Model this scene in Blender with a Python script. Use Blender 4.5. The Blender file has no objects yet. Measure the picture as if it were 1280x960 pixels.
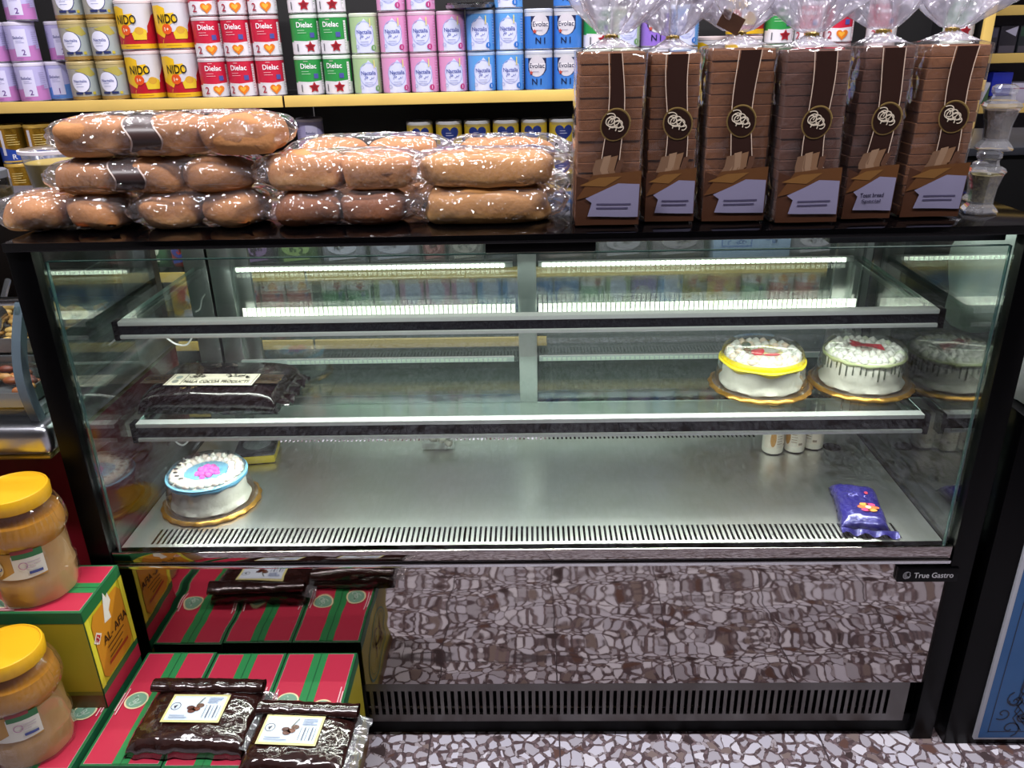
import bpy, bmesh, math, random
import numpy as np
from mathutils import Vector, Matrix, noise as mn

PI = math.pi
scene = bpy.context.scene
COL = scene.collection
random.seed(7)

# ------------------------------------------------------------------ camera
F, PITCH, ROLL, YAW = 1023.8, math.radians(23.506), math.radians(-1.421), math.radians(1.663)
CAM = Vector((0.02, -1.444, 1.542))
cd = Vector((-math.sin(YAW)*math.cos(PITCH), math.cos(YAW)*math.cos(PITCH), -math.sin(PITCH)))
r0 = Vector((math.cos(YAW), math.sin(YAW), 0)); u0 = r0.cross(cd)
cr = r0*math.cos(ROLL)+u0*math.sin(ROLL); cu = -r0*math.sin(ROLL)+u0*math.cos(ROLL)
camd = bpy.data.cameras.new('camera'); cam = bpy.data.objects.new('camera', camd); COL.objects.link(cam)
camd.sensor_width = 36; camd.lens = 36*F/1280; camd.clip_start = .02
M = Matrix((cr, cu, -cd)).transposed().to_4x4(); M.translation = CAM
cam.matrix_world = M
scene.camera = cam

# ------------------------------------------------------------------ light
scene.view_settings.view_transform = 'Standard'
scene.view_settings.look = 'None'
scene.view_settings.gamma = 1
scene.view_settings.use_curve_mapping = False
scene.view_settings.exposure = 0.0
w = bpy.data.worlds.new('world'); scene.world = w; w.use_nodes = True
w.node_tree.nodes['Background'].inputs[0].default_value = (.8, .82, 1, 1)
w.node_tree.nodes['Background'].inputs[1].default_value = .12
cy = scene.cycles
cy.use_denoising = True
cy.max_bounces = 8; cy.diffuse_bounces = 3; cy.glossy_bounces = 5; cy.transmission_bounces = 4
cy.transparent_max_bounces = 40
cy.caustics_reflective = False; cy.caustics_refractive = False
cy.sample_clamp_indirect = 6

def lamp(name, loc, sx, sy, power, color=(.985, .96, 1), rot=(0, 0, 0)):
    l = bpy.data.lights.new(name, 'AREA'); l.shape = 'RECTANGLE'; l.size = sx; l.size_y = sy
    l.energy = power; l.color = color
    o = bpy.data.objects.new(name, l); COL.objects.link(o); o.location = loc; o.rotation_euler = rot
    return o
# rows of tubes on the ceiling: over the staff aisle, over the customers, along the sides
lamp('ceiling_tube', (-.95, 1.0, 2.86), 1.5, .10, 40)
lamp('ceiling_tube', (.75, 1.0, 2.86), 1.5, .10, 40)
lamp('ceiling_tube', (-1.0, -.52, 2.86), 1.5, .10, 50)
lamp('ceiling_tube', (1.0, -.52, 2.86), 1.5, .10, 50)

# ------------------------------------------------------------------ materials
def lin(h):
    if isinstance(h, str):
        h = h.lstrip('#'); c = [int(h[i:i+2], 16)/255 for i in (0, 2, 4)]
        return tuple((x/12.92 if x <= .04045 else ((x+.055)/1.055)**2.4) for x in c)
    return tuple(h)
_mc = {}
def nn(nt, t, **k):
    n = nt.nodes.new(t)
    for a, b in k.items():
        if a.startswith('i_'):
            n.inputs[int(a[2:])].default_value = b
        else: setattr(n, a, b)
    return n
def mat(color, rough=.5, metal=0., var=0., vscale=30., bump=0., bscale=60., spec=.5, emit=0., coat=0., sss=0.):
    """plain paint, paper, plastic or metal with an optional mottled colour and grain"""
    key = (lin(color), rough, metal, var, vscale, bump, bscale, spec, emit, coat)
    if key in _mc: return _mc[key]
    m = bpy.data.materials.new('paint'); m.use_nodes = True; nt = m.node_tree
    b = nt.nodes['Principled BSDF']; c = lin(color)
    b.inputs['Base Color'].default_value = (*c, 1); b.inputs['Roughness'].default_value = rough
    b.inputs['Metallic'].default_value = metal; b.inputs['Specular IOR Level'].default_value = spec
    b.inputs['Coat Weight'].default_value = coat
    if emit:
        b.inputs['Emission Color'].default_value = (*c, 1); b.inputs['Emission Strength'].default_value = emit
    if var or bump:
        tc = nn(nt, 'ShaderNodeTexCoord')
    if var:
        n = nn(nt, 'ShaderNodeTexNoise'); n.inputs['Scale'].default_value = vscale; n.inputs['Detail'].default_value = 4
        nt.links.new(tc.outputs['Object'], n.inputs['Vector'])
        r = nn(nt, 'ShaderNodeValToRGB'); e = r.color_ramp.elements
        e[0].position = .3; e[1].position = .7
        e[0].color = (*[x*(1-var) for x in c], 1); e[1].color = (*[min(1, x*(1+var)) for x in c], 1)
        nt.links.new(n.outputs['Fac'], r.inputs[0]); nt.links.new(r.outputs[0], b.inputs['Base Color'])
    if bump:
        n2 = nn(nt, 'ShaderNodeTexNoise'); n2.inputs['Scale'].default_value = bscale; n2.inputs['Detail'].default_value = 3
        nt.links.new(tc.outputs['Object'], n2.inputs['Vector'])
        bp = nn(nt, 'ShaderNodeBump'); bp.inputs['Strength'].default_value = 1; bp.inputs['Distance'].default_value = bump
        nt.links.new(n2.outputs['Fac'], bp.inputs['Height']); nt.links.new(bp.outputs[0], b.inputs['Normal'])
    _mc[key] = m
    return m

def sheet(name, tint=(.96, .98, .97), r0=.04, rough=0., haze=0., hazecol=(.9, .9, .95), bump=0., bscale=40., gloss=(1, 1, 1), power=5):
    """clear glass or plastic: see-through with a Schlick reflection on both faces"""
    m = bpy.data.materials.new(name); m.use_nodes = True; nt = m.node_tree; nt.nodes.clear()
    out = nn(nt, 'ShaderNodeOutputMaterial'); tr = nn(nt, 'ShaderNodeBsdfTransparent'); gl = nn(nt, 'ShaderNodeBsdfGlossy')
    tr.inputs[0].default_value = (*tint, 1); gl.inputs['Color'].default_value = (*gloss, 1); gl.inputs['Roughness'].default_value = rough
    lw = nn(nt, 'ShaderNodeLayerWeight'); lw.inputs['Blend'].default_value = .5
    pw = nn(nt, 'ShaderNodeMath', operation='POWER'); pw.inputs[1].default_value = power
    ma = nn(nt, 'ShaderNodeMath', operation='MULTIPLY_ADD'); ma.inputs[1].default_value = 1-r0; ma.inputs[2].default_value = r0
    mx = nn(nt, 'ShaderNodeMixShader')
    L = nt.links.new
    L(lw.outputs['Facing'], pw.inputs[0]); L(pw.outputs[0], ma.inputs[0]); L(ma.outputs[0], mx.inputs[0])
    if bump:
        tc = nn(nt, 'ShaderNodeTexCoord'); n0 = nn(nt, 'ShaderNodeTexNoise'); n0.inputs['Scale'].default_value = bscale*.6
        v0 = nn(nt, 'ShaderNodeVectorMath', operation='MULTIPLY_ADD'); v0.inputs[1].default_value = (.05, .05, .05)
        n = nn(nt, 'ShaderNodeTexVoronoi', feature='F1'); n.inputs['Scale'].default_value = bscale
        L(tc.outputs['Object'], n0.inputs['Vector']); L(n0.outputs['Color'], v0.inputs[0]); L(tc.outputs['Object'], v0.inputs[2]); L(v0.outputs[0], n.inputs['Vector'])
        bp = nn(nt, 'ShaderNodeBump'); bp.inputs['Distance'].default_value = bump; bp.inputs['Strength'].default_value = 1
        L(n.outputs['Distance'], bp.inputs['Height']); L(bp.outputs[0], gl.inputs['Normal'])
    src = tr
    if haze:
        df = nn(nt, 'ShaderNodeBsdfDiffuse'); df.inputs[0].default_value = (*hazecol, 1)
        hm = nn(nt, 'ShaderNodeMixShader'); hm.inputs[0].default_value = haze
        L(tr.outputs[0], hm.inputs[1]); L(df.outputs[0], hm.inputs[2]); src = hm
    L(src.outputs[0], mx.inputs[1]); L(gl.outputs[0], mx.inputs[2]); L(mx.outputs[0], out.inputs[0])
    return m

GLASS = sheet('clear_glass', (.965, .985, .975), .03)
SIDEGLASS = sheet('side_glass', (.80, .87, .84), .11)
DOORGLASS = sheet('door_glass', (.74, .80, .78), .09, haze=.13, hazecol=(.7, .8, .78))
SHELFGLASS = sheet('shelf_glass', (.90, .96, .94), .045)
GLASSEDGE = mat('#31504c', .1, spec=.8)
FILM = sheet('film', (.95, .935, .93), .06, .05, haze=.045, hazecol=(.85, .82, .86), bump=.012, bscale=42., power=3.5)
TOASTFILM = sheet('toast_film', (.93, .91, .90), .05, .07, haze=.02, hazecol=(.8, .78, .85), bump=.007, bscale=26., power=3.5)
NECKFILM = sheet('gathered_film', (.86, .85, .88), .12, .08, haze=.34, hazecol=(.74, .72, .82), bump=.016, bscale=46., power=2.5)
CRYSTAL = sheet('crystal', (.93, .94, .96), .11, .0, haze=.12, hazecol=(.95, .95, 1), power=2.8)  # pale haze puts the jars' white reflections into the glass colour
DOME = sheet('clear_dome', (.95, .96, .96), .05, .04, haze=.03, power=3)
JARPLASTIC = sheet('jar_plastic', (.97, .95, .90), .035, .07, haze=.015, power=4)
BLACK = mat('#020203', .3, spec=.14)
BLACKGLASS = mat('#020203', .08, spec=.35)
BLACKMATT = mat('#040405', .6, spec=.2)
CHROME = mat('#d8dadd', .12, 1)
ALU = mat('#b9bfbd', .32, 1, var=.08, vscale=20)
ALUDARK = mat('#8d9492', .35, 1)
YELLOWEDGE = mat('#e4c069', .45, var=.06, vscale=6)
BOARD = mat('#121012', .6)
WHITE = mat('#e9e8ea', .4)

def steel():
    m = bpy.data.materials.new('brushed_steel'); m.use_nodes = True; nt = m.node_tree; b = nt.nodes['Principled BSDF']; L = nt.links.new
    tc = nn(nt, 'ShaderNodeTexCoord'); mp = nn(nt, 'ShaderNodeMapping'); mp.inputs['Scale'].default_value = (300, 6, 6)
    n = nn(nt, 'ShaderNodeTexNoise'); n.inputs['Scale'].default_value = 1; n.inputs['Detail'].default_value = 3
    L(tc.outputs['Object'], mp.inputs[0]); L(mp.outputs[0], n.inputs['Vector'])
    n2 = nn(nt, 'ShaderNodeTexNoise'); n2.inputs['Scale'].default_value = 5; n2.inputs['Detail'].default_value = 5
    L(tc.outputs['Object'], n2.inputs['Vector'])
    mr = nn(nt, 'ShaderNodeMapRange'); mr.inputs[1].default_value = .0; mr.inputs[2].default_value = 1; mr.inputs[3].default_value = .25; mr.inputs[4].default_value = .36
    L(n2.outputs['Fac'], mr.inputs[0]); L(mr.outputs[0], b.inputs['Roughness'])
    bp = nn(nt, 'ShaderNodeBump'); bp.inputs['Distance'].default_value = .0004; bp.inputs['Strength'].default_value = .5
    L(n.outputs['Fac'], bp.inputs['Height']); L(bp.outputs[0], b.inputs['Normal'])
    b.inputs['Base Color'].default_value = (.70, .70, .68, 1); b.inputs['Metallic'].default_value = 1
    return m
STEEL = steel()

def mirror():
    m = bpy.data.materials.new('wavy_mirror_steel'); m.use_nodes = True; nt = m.node_tree; b = nt.nodes['Principled BSDF']; L = nt.links.new
    tc = nn(nt, 'ShaderNodeTexCoord'); mp = nn(nt, 'ShaderNodeMapping'); mp.inputs['Scale'].default_value = (4, 4, 11)
    n = nn(nt, 'ShaderNodeTexNoise'); n.inputs['Scale'].default_value = 1; n.inputs['Detail'].default_value = 1
    L(tc.outputs['Object'], mp.inputs[0]); L(mp.outputs[0], n.inputs['Vector'])
    bp = nn(nt, 'ShaderNodeBump'); bp.inputs['Distance'].default_value = .0026; bp.inputs['Strength'].default_value = 1
    L(n.outputs['Fac'], bp.inputs['Height']); L(bp.outputs[0], b.inputs['Normal'])
    b.inputs['Base Color'].default_value = (.35, .31, .30, 1); b.inputs['Metallic'].default_value = 1; b.inputs['Roughness'].default_value = .035
    return m
MIRROR = mirror()

def terrazzo():
    m = bpy.data.materials.new('terrazzo_tiles'); m.use_nodes = True; nt = m.node_tree; b = nt.nodes['Principled BSDF']; L = nt.links.new
    tc = nn(nt, 'ShaderNodeTexCoord')
    wn = nn(nt, 'ShaderNodeTexNoise'); wn.inputs['Scale'].default_value = 22; wn.inputs['Detail'].default_value = 2
    L(tc.outputs['Object'], wn.inputs['Vector'])
    vm = nn(nt, 'ShaderNodeVectorMath', operation='MULTIPLY_ADD'); vm.inputs[1].default_value = (.03, .03, .0)
    L(wn.outputs['Color'], vm.inputs[0]); L(tc.outputs['Object'], vm.inputs[2])
    def chips(scale, thr, stops):
        e = nn(nt, 'ShaderNodeTexVoronoi', feature='DISTANCE_TO_EDGE', voronoi_dimensions='2D'); e.inputs['Scale'].default_value = scale
        c = nn(nt, 'ShaderNodeTexVoronoi', feature='F1', voronoi_dimensions='2D'); c.inputs['Scale'].default_value = scale
        L(vm.outputs[0], e.inputs['Vector']); L(vm.outputs[0], c.inputs['Vector'])
        sp = nn(nt, 'ShaderNodeSeparateColor'); L(c.outputs['Color'], sp.inputs[0])
        r = nn(nt, 'ShaderNodeValToRGB'); r.color_ramp.interpolation = 'CONSTANT'
        el = r.color_ramp.elements
        while len(el) > 1: el.remove(el[-1])
        el[0].position = 0; el[0].color = (*lin(stops[0][1]), 1)
        for p, h in stops[1:]:
            q = el.new(p); q.color = (*lin(h), 1)
        L(sp.outputs[0], r.inputs[0])
        # chips differ in size: the wider the joint the smaller the chip
        jt = nn(nt, 'ShaderNodeMapRange'); jt.inputs[3].default_value = thr*.45; jt.inputs[4].default_value = thr*3.4
        L(sp.outputs[1], jt.inputs[0])
        g = nn(nt, 'ShaderNodeMath', operation='GREATER_THAN'); L(e.outputs['Distance'], g.inputs[0]); L(jt.outputs[0], g.inputs[1])
        return r.outputs[0], g.outputs[0]
    big = chips(36, .078, [(0, '#d9d6e2'), (.30, '#c9c6d2'), (.52, '#b9b4bd'), (.68, '#e6e3ec'), (.86, '#8c7c78'), (.93, '#6a4f48'), (.975, '#4a3d3e')])
    small = chips(85, .05, [(0, '#7d6c6e'), (.35, '#5f4d50'), (.6, '#b3aab0'), (.8, '#88767a')])
    m1 = nn(nt, 'ShaderNodeMix', data_type='RGBA'); m1.inputs[6].default_value = (*lin('#5d5053'), 1)
    L(small[1], m1.inputs[0]); L(small[0], m1.inputs[7])
    m2 = nn(nt, 'ShaderNodeMix', data_type='RGBA')
    L(big[1], m2.inputs[0]); L(m1.outputs[2], m2.inputs[6]); L(big[0], m2.inputs[7])
    # tile joints every 305 mm
    sx = nn(nt, 'ShaderNodeSeparateXYZ'); L(tc.outputs['Object'], sx.inputs[0])
    js = []
    for ax, off in ((0, .0675), (1, .033)):
        a = nn(nt, 'ShaderNodeMath', operation='SUBTRACT'); a.inputs[1].default_value = off-30.5; L(sx.outputs[ax], a.inputs[0])
        mo = nn(nt, 'ShaderNodeMath', operation='MODULO'); mo.inputs[1].default_value = .305; L(a.outputs[0], mo.inputs[0])
        lt = nn(nt, 'ShaderNodeMath', operation='LESS_THAN'); lt.inputs[1].default_value = .0035; L(mo.outputs[0], lt.inputs[0]); js.append(lt)
    mxx = nn(nt, 'ShaderNodeMath', operation='MAXIMUM'); L(js[0].outputs[0], mxx.inputs[0]); L(js[1].outputs[0], mxx.inputs[1])
    m3 = nn(nt, 'ShaderNodeMix', data_type='RGBA'); m3.inputs[7].default_value = (*lin('#4b4044'), 1)
    L(mxx.outputs[0], m3.inputs[0]); L(m2.outputs[2], m3.inputs[6])
    L(m3.outputs[2], b.inputs['Base Color']); b.inputs['Roughness'].default_value = .35
    return m

def crust(top, side, scale=14):
    """baked bread: darker crown, paler flanks, mottled"""
    m = bpy.data.materials.new('crust'); m.use_nodes = True; nt = m.node_tree; b = nt.nodes['Principled BSDF']; L = nt.links.new
    tc = nn(nt, 'ShaderNodeTexCoord'); n = nn(nt, 'ShaderNodeTexNoise'); n.inputs['Scale'].default_value = scale; n.inputs['Detail'].default_value = 5
    L(tc.outputs['Object'], n.inputs['Vector'])
    sx = nn(nt, 'ShaderNodeSeparateXYZ'); L(tc.outputs['Generated'], sx.inputs[0])
    ad = nn(nt, 'ShaderNodeMath', operation='MULTIPLY_ADD'); ad.inputs[1].default_value = .7; L(n.outputs['Fac'], ad.inputs[0]); L(sx.outputs[2], ad.inputs[2])
    r = nn(nt, 'ShaderNodeValToRGB'); e = r.color_ramp.elements; e[0].position = .35; e[0].color = (*lin(side), 1); e[1].position = 1.1/1.7+.15; e[1].color = (*lin(top), 1)
    L(ad.outputs[0], r.inputs[0]); L(r.outputs[0], b.inputs['Base Color'])
    n2 = nn(nt, 'ShaderNodeTexNoise'); n2.inputs['Scale'].default_value = 120; L(tc.outputs['Object'], n2.inputs['Vector'])
    bp = nn(nt, 'ShaderNodeBump'); bp.inputs['Distance'].default_value = .002; bp.inputs['Strength'].default_value = .6
    L(n2.outputs['Fac'], bp.inputs['Height']); L(bp.outputs[0], b.inputs['Normal'])
    b.inputs['Roughness'].default_value = .75; b.inputs['Specular IOR Level'].default_value = .25
    return m

# ------------------------------------------------------------------ geometry helpers
def at(px, py, X=None, Y=None, Z=None):
    """the point of the place seen at a pixel of the photograph, on a known plane"""
    v = cd+cr*((px-640)/F)+cu*((480-py)/F)
    t = (Y-CAM.y)/v.y if Y is not None else (Z-CAM.z)/v.z if Z is not None else (X-CAM.x)/v.x
    return CAM+v*t

class MB:
    def __init__(s): s.bm = bmesh.new(); s.mats = []
    def mi(s, m):
        if m not in s.mats: s.mats.append(m)
        return s.mats.index(m)
    def add(s, verts, faces, m, fn=None):
        k = s.mi(m); vs = [s.bm.verts.new(fn(Vector(v)) if fn else v) for v in verts]
        for f in faces:
            try: q = s.bm.faces.new([vs[i] for i in f]); q.material_index = k; q.smooth = True
            except ValueError: pass
    def box(s, x0, x1, y0, y1, z0, z1, m, bev=0, seg=2, fn=None):
        t = bmesh.new(); bmesh.ops.create_cube(t, size=1)
        for v in t.verts: v.co = Vector(((x0+x1)/2+v.co.x*(x1-x0), (y0+y1)/2+v.co.y*(y1-y0), (z0+z1)/2+v.co.z*(z1-z0)))
        if bev: bmesh.ops.bevel(t, geom=t.edges[:], offset=bev, segments=seg, profile=.6, affect='EDGES')
        t.verts.ensure_lookup_table(); t.verts.index_update()
        s.add([v.co.copy() for v in t.verts], [[v.index for v in f.verts] for f in t.faces], m, fn); t.free()
    def lathe(s, prof, m, seg=32, rm=None, cx=0, cy=0, cap0=True, cap1=True, fn=None, ph=0.):
        vs = []; fs = []
        for i, (r, z) in enumerate(prof):
            for j in range(seg):
                a = 2*PI*j/seg+ph; rr = r*(rm(a, i, z) if rm else 1)
                vs.append((cx+rr*math.cos(a), cy+rr*math.sin(a), z))
        n = len(prof)
        for i in range(n-1):
            for j in range(seg):
                k = (j+1) % seg; fs.append((i*seg+j, i*seg+k, (i+1)*seg+k, (i+1)*seg+j))
        if cap0: fs.append(tuple(reversed(range(seg))))
        if cap1: fs.append(tuple((n-1)*seg+j for j in range(seg)))
        s.add(vs, fs, m, fn)
    def grid(s, f, nu, nv, m, closeu=False, closev=False):
        vs = [f(i/nu, j/nv) for i in range(nu+1) for j in range(nv+1)]; fs = []
        for i in range(nu):
            for j in range(nv):
                fs.append((i*(nv+1)+j, (i+1)*(nv+1)+j, (i+1)*(nv+1)+j+1, i*(nv+1)+j+1))
        s.add(vs, fs, m)
    def tube(s, pts, r, m, seg=8):
        pts = [Vector(p) for p in pts]; vs = []; fs = []; n = len(pts)
        up = Vector((0, 0, 1))
        for i, p in enumerate(pts):
            t = (pts[min(i+1, n-1)]-pts[max(i-1, 0)]).normalized()
            a = t.cross(up)
            if a.length < .05: a = t.cross(Vector((1, 0, 0)))
            a.normalize(); b = t.cross(a); rr = r[i] if isinstance(r, (list, tuple)) else r
            for j in range(seg):
                q = 2*PI*j/seg; vs.append(p+(a*math.cos(q)+b*math.sin(q))*rr)
        for i in range(n-1):
            for j in range(seg):
                k = (j+1) % seg; fs.append((i*seg+j, (i+1)*seg+j, (i+1)*seg+k, i*seg+k))
        fs.append(tuple(range(seg))); fs.append(tuple(reversed([(n-1)*seg+j for j in range(seg)])))
        s.add(vs, fs, m)
    def blob(s, c, rx, ry, rz, m, nu=20, nv=14, p=2.3, amp=0., fr=20., seed=0, flat=None, fn=None):
        """rounded lump: super-ellipsoid with noise and an optional flat underside"""
        vs = []; fs = []; c = Vector(c); so = Vector((seed*3.1, seed*1.7, seed*.9))
        sg = lambda x: math.copysign(abs(x)**(2/p), x)
        for i in range(nv+1):
            t = -PI/2+PI*i/nv
            for j in range(nu):
                a = 2*PI*j/nu
                v = Vector((rx*sg(math.cos(t))*sg(math.cos(a)), ry*sg(math.cos(t))*sg(math.sin(a)), rz*sg(math.sin(t))))
                if amp: v *= 1+amp*mn.noise((v+c)*fr+so)
                if flat is not None: v.z = max(v.z, flat)
                vs.append(c+v)
        for i in range(nv):
            for j in range(nu):
                k = (j+1) % nu; fs.append((i*nu+j, i*nu+k, (i+1)*nu+k, (i+1)*nu+j))
        s.add(vs, fs, m, fn)
    def build(s, name, parent=None, sharp=35, loc=None, weld=0):
        if weld: bmesh.ops.remove_doubles(s.bm, verts=s.bm.verts, dist=weld)
        bmesh.ops.recalc_face_normals(s.bm, faces=s.bm.faces)
        me = bpy.data.meshes.new(name); s.bm.to_mesh(me); s.bm.free()
        for m in s.mats: me.materials.append(m)
        if sharp < 180: me.set_sharp_from_angle(angle=math.radians(sharp))
        o = bpy.data.objects.new(name, me); COL.objects.link(o)
        if parent: o.parent = parent
        if loc is not None: o.location = loc
        return o

def thing(name, label, cat, loc=(0, 0, 0), rz=0, group=None):
    o = bpy.data.objects.new(name, None); COL.objects.link(o); o.empty_display_size = .05
    o.location = loc; o.rotation_euler = (0, 0, rz); o['label'] = label; o['category'] = cat
    if group: o['group'] = group
    return o
def tag(o, label, cat, group=None, kind=None):
    o['label'] = label; o['category'] = cat
    if group: o['group'] = group
    if kind: o['kind'] = kind
    return o
def struct(o): o['kind'] = 'structure'; return o
KIDS = {}
def dup(root, label, loc, rz=0, group=None):
    r = root.copy(); COL.objects.link(r); r.location = loc; r.rotation_euler = (0, 0, rz); r['label'] = label
    if group: r['group'] = group
    for ch in list(root.children):
        c = ch.copy(); COL.objects.link(c); c.parent = r
        for g in list(ch.children):
            d = g.copy(); COL.objects.link(d); d.parent = c
    return r

# flat artwork: shapes drawn in (u, v) metres and laid on a surface in thin layers
_tx = {}
def text2d(s):
    if s not in _tx:
        c = bpy.data.curves.new('lettering', 'FONT'); c.body = s; c.size = 1; c.resolution_u = 3; c.offset = .012
        o = bpy.data.objects.new('lettering', c); me = bpy.data.meshes.new_from_object(o)
        vs = [(v.co.x, v.co.y) for v in me.vertices]; fs = [tuple(p.vertices) for p in me.polygons]
        bpy.data.objects.remove(o); bpy.data.curves.remove(c); bpy.data.meshes.remove(me)
        xs = [v[0] for v in vs] or [0]; ys = [v[1] for v in vs] or [0]
        x0, x1, y0, y1 = min(xs), max(xs), min(ys), max(ys)
        _tx[s] = ([((x-(x0+x1)/2)/(y1-y0+1e-6), (y-(y0+y1)/2)/(y1-y0+1e-6)) for x, y in vs], fs, (x1-x0)/(y1-y0+1e-6))
    return _tx[s]
class Art:
    def __init__(s, mp, step=None, eps=.0003, rough=.35, mb=None):
        s.mp = mp; s.step = step; s.eps = eps; s.k = 1; s.mb = mb or MB(); s.rough = rough
    def put(s, vs, fs, col, up=1):
        t = bmesh.new(); tv = [t.verts.new((x, y, 0)) for x, y in vs]
        for f in fs:
            try: t.faces.new([tv[i] for i in f])
            except ValueError: pass
        if s.step:
            xs = [v[0] for v in vs]; ys = [v[1] for v in vs]
            for lo, hi, ax in ((min(xs), max(xs), 0), (min(ys), max(ys), 1)):
                st = s.step if not isinstance(s.step, tuple) else s.step[ax]
                if not st: continue
                q = math.ceil(lo/st+1e-6)
                while q*st < hi-1e-7:
                    nrm = (1, 0, 0) if ax == 0 else (0, 1, 0); co = (q*st, 0, 0) if ax == 0 else (0, q*st, 0)
                    bmesh.ops.bisect_plane(t, geom=t.verts[:]+t.edges[:]+t.faces[:], plane_co=co, plane_no=nrm); q += 1
        t.verts.index_update(); off = s.eps*s.k
        m = col if not isinstance(col, (str, tuple)) else mat(col, s.rough)
        s.mb.add([s.mp(v.co.x, v.co.y, off) for v in t.verts], [[v.index for v in f.verts] for f in t.faces], m)
        t.free(); s.k += up
    def rect(s, x0, y0, x1, y1, c, up=1): s.put([(x0, y0), (x1, y0), (x1, y1), (x0, y1)], [(0, 1, 2, 3)], c, up)
    def poly(s, p, c, up=1): s.put(p, [tuple(range(len(p)))], c, up)
    def ell(s, x, y, rx, ry, c, n=24, up=1): s.poly([(x+rx*math.cos(2*PI*i/n), y+ry*math.sin(2*PI*i/n)) for i in range(n)], c, up)
    def ring(s, x, y, rx, ry, wd, c, n=28, a0=0, a1=2*PI, up=1):
        vs = []; fs = []
        for i in range(n+1):
            a = a0+(a1-a0)*i/n; vs += [(x+rx*math.cos(a), y+ry*math.sin(a)), (x+(rx-wd)*math.cos(a), y+(ry-wd)*math.sin(a))]
        for i in range(n): fs.append((2*i, 2*i+2, 2*i+3, 2*i+1))
        s.put(vs, fs, c, up)
    def line(s, pts, wd, c, up=1):
        vs = []; fs = []; n = len(pts)
        for i, p in enumerate(pts):
            a = pts[max(0, i-1)]; b = pts[min(n-1, i+1)]; dx, dy = b[0]-a[0], b[1]-a[1]; l = math.hypot(dx, dy) or 1
            vs += [(p[0]-dy/l*wd/2, p[1]+dx/l*wd/2), (p[0]+dy/l*wd/2, p[1]-dx/l*wd/2)]
        for i in range(n-1): fs.append((2*i, 2*i+1, 2*i+3, 2*i+2))
        s.put(vs, fs, c, up)
    def text(s, t, x, y, h, c, width=None, rot=0, up=1, shear=0):
        vs, fs, asp = text2d(t); kx = h if width is None else width/asp
        ca, sa = math.cos(rot), math.sin(rot); o = []
        for a, b in vs:
            a, b = a*kx+shear*b*h, b*h; o.append((x+a*ca-b*sa, y+a*sa+b*ca))
        s.put(o, fs, c, up)
    def script(s, x, y, w_, h_, c, wd, seed=1, n=7, up=1):
        """brush calligraphy: curling strokes"""
        rn = random.Random(seed)
        for i in range(n):
            cx = x+w_*(rn.random()-.5)*.75; cy_ = y+h_*(rn.random()-.5)*.75; r = min(w_, h_)*(.12+.16*rn.random()); a0 = rn.random()*6.3; da = 2.2+2.6*rn.random()
            s.line([(cx+r*math.cos(a0+da*k/9)*(1+.5*k/9), cy_+r*1.1*math.sin(a0+da*k/9)) for k in range(10)], wd, c, 0)
        s.k += up
def flat(o, u, v):
    o, u, v = Vector(o), Vector(u).normalized(), Vector(v).normalized(); n = u.cross(v)
    return lambda a, b, off: o+u*a+v*b+n*off
def cyl(R, z0=0, th0=0):
    return lambda a, b, off: Vector(((R(b)+off if callable(R) else R+off)*math.sin(a/(R(0) if callable(R) else R)+th0), -(R(b)+off if callable(R) else R+off)*math.cos(a/(R(0) if callable(R) else R)+th0), z0+b))

# ------------------------------------------------------------------ the room
TERR = terrazzo()
mb = MB(); mb.box(-3.2, 3.4, -3.4, 3.0, -.1, 0, TERR); struct(mb.build('floor'))
mb = MB(); mb.box(-3.2, 3.4, -3.4, 3.0, 2.9, 3.0, mat('#d9d8da', .8)); struct(mb.build('ceiling'))
WALLM = mat('#b9b5b4', .8, var=.05, vscale=3); WALLD = mat('#3c383a', .8, var=.1, vscale=3)
for nme, q in (('wall_back', (-3.3, 3.5, 3.0, 3.1)), ('wall_front', (-3.3, 3.5, -3.5, -3.4)), ('wall_left', (-3.3, -3.2, -3.4, 3.0)), ('wall_right', (3.4, 3.5, -3.4, 3.0))):
    mb = MB(); mb.box(*q, 0, 2.9, WALLD if nme == 'wall_front' else WALLM); struct(mb.build(nme))

# ------------------------------------------------------------------ the display case
ZT, ZD = 1.207, .533
case = thing('display_case', 'wide glass bakery display case with black frame, two glass shelves and mirrored front', 'display case', (0, 0, 0))
mb = MB(); mb.box(-.935, .935, -.012, .63, ZT-.017, ZT, BLACKGLASS, .003); mb.build('top_panel', case)
for s in (-1, 1):
    mb = MB(); x0, x1 = sorted((s*.888, s*.935)); mb.box(x0, x1, -.006, .026, 0, ZT-.017, BLACK, .003); mb.build('front_post', case)
    mb = MB(); x0, x1 = sorted((s*.876, s*.884)); mb.box(x0, x1, .012, .605, ZD, ZT-.017, SIDEGLASS)
    mb.build('side_glass', case)
    mb = MB(); x0, x1 = sorted((s*.888, s*.93)); mb.box(x0, x1, .026, .62, .02, ZD-.004, BLACK, .003); mb.build('side_panel', case)
    mb = MB(); x0, x1 = sorted((s*.835 if s > 0 else s*.75, s*.875))
    if s > 0: mb.box(.835, .875, .585, .62, ZD, ZT-.017, ALU, .003); mb.box(.85, .856, .58, .586, ZD, ZT-.017, ALUDARK)
    else:
        mb.box(-.874, -.815, .585, .62, ZD, ZT-.017, ALU, .003); mb.box(-.805, -.752, .575, .605, ZD, ZT-.017, ALU, .003); mb.box(-.814, -.806, .60, .61, ZD, ZT-.017, BLACKMATT)
    mb.build('rear_post', case)
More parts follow.
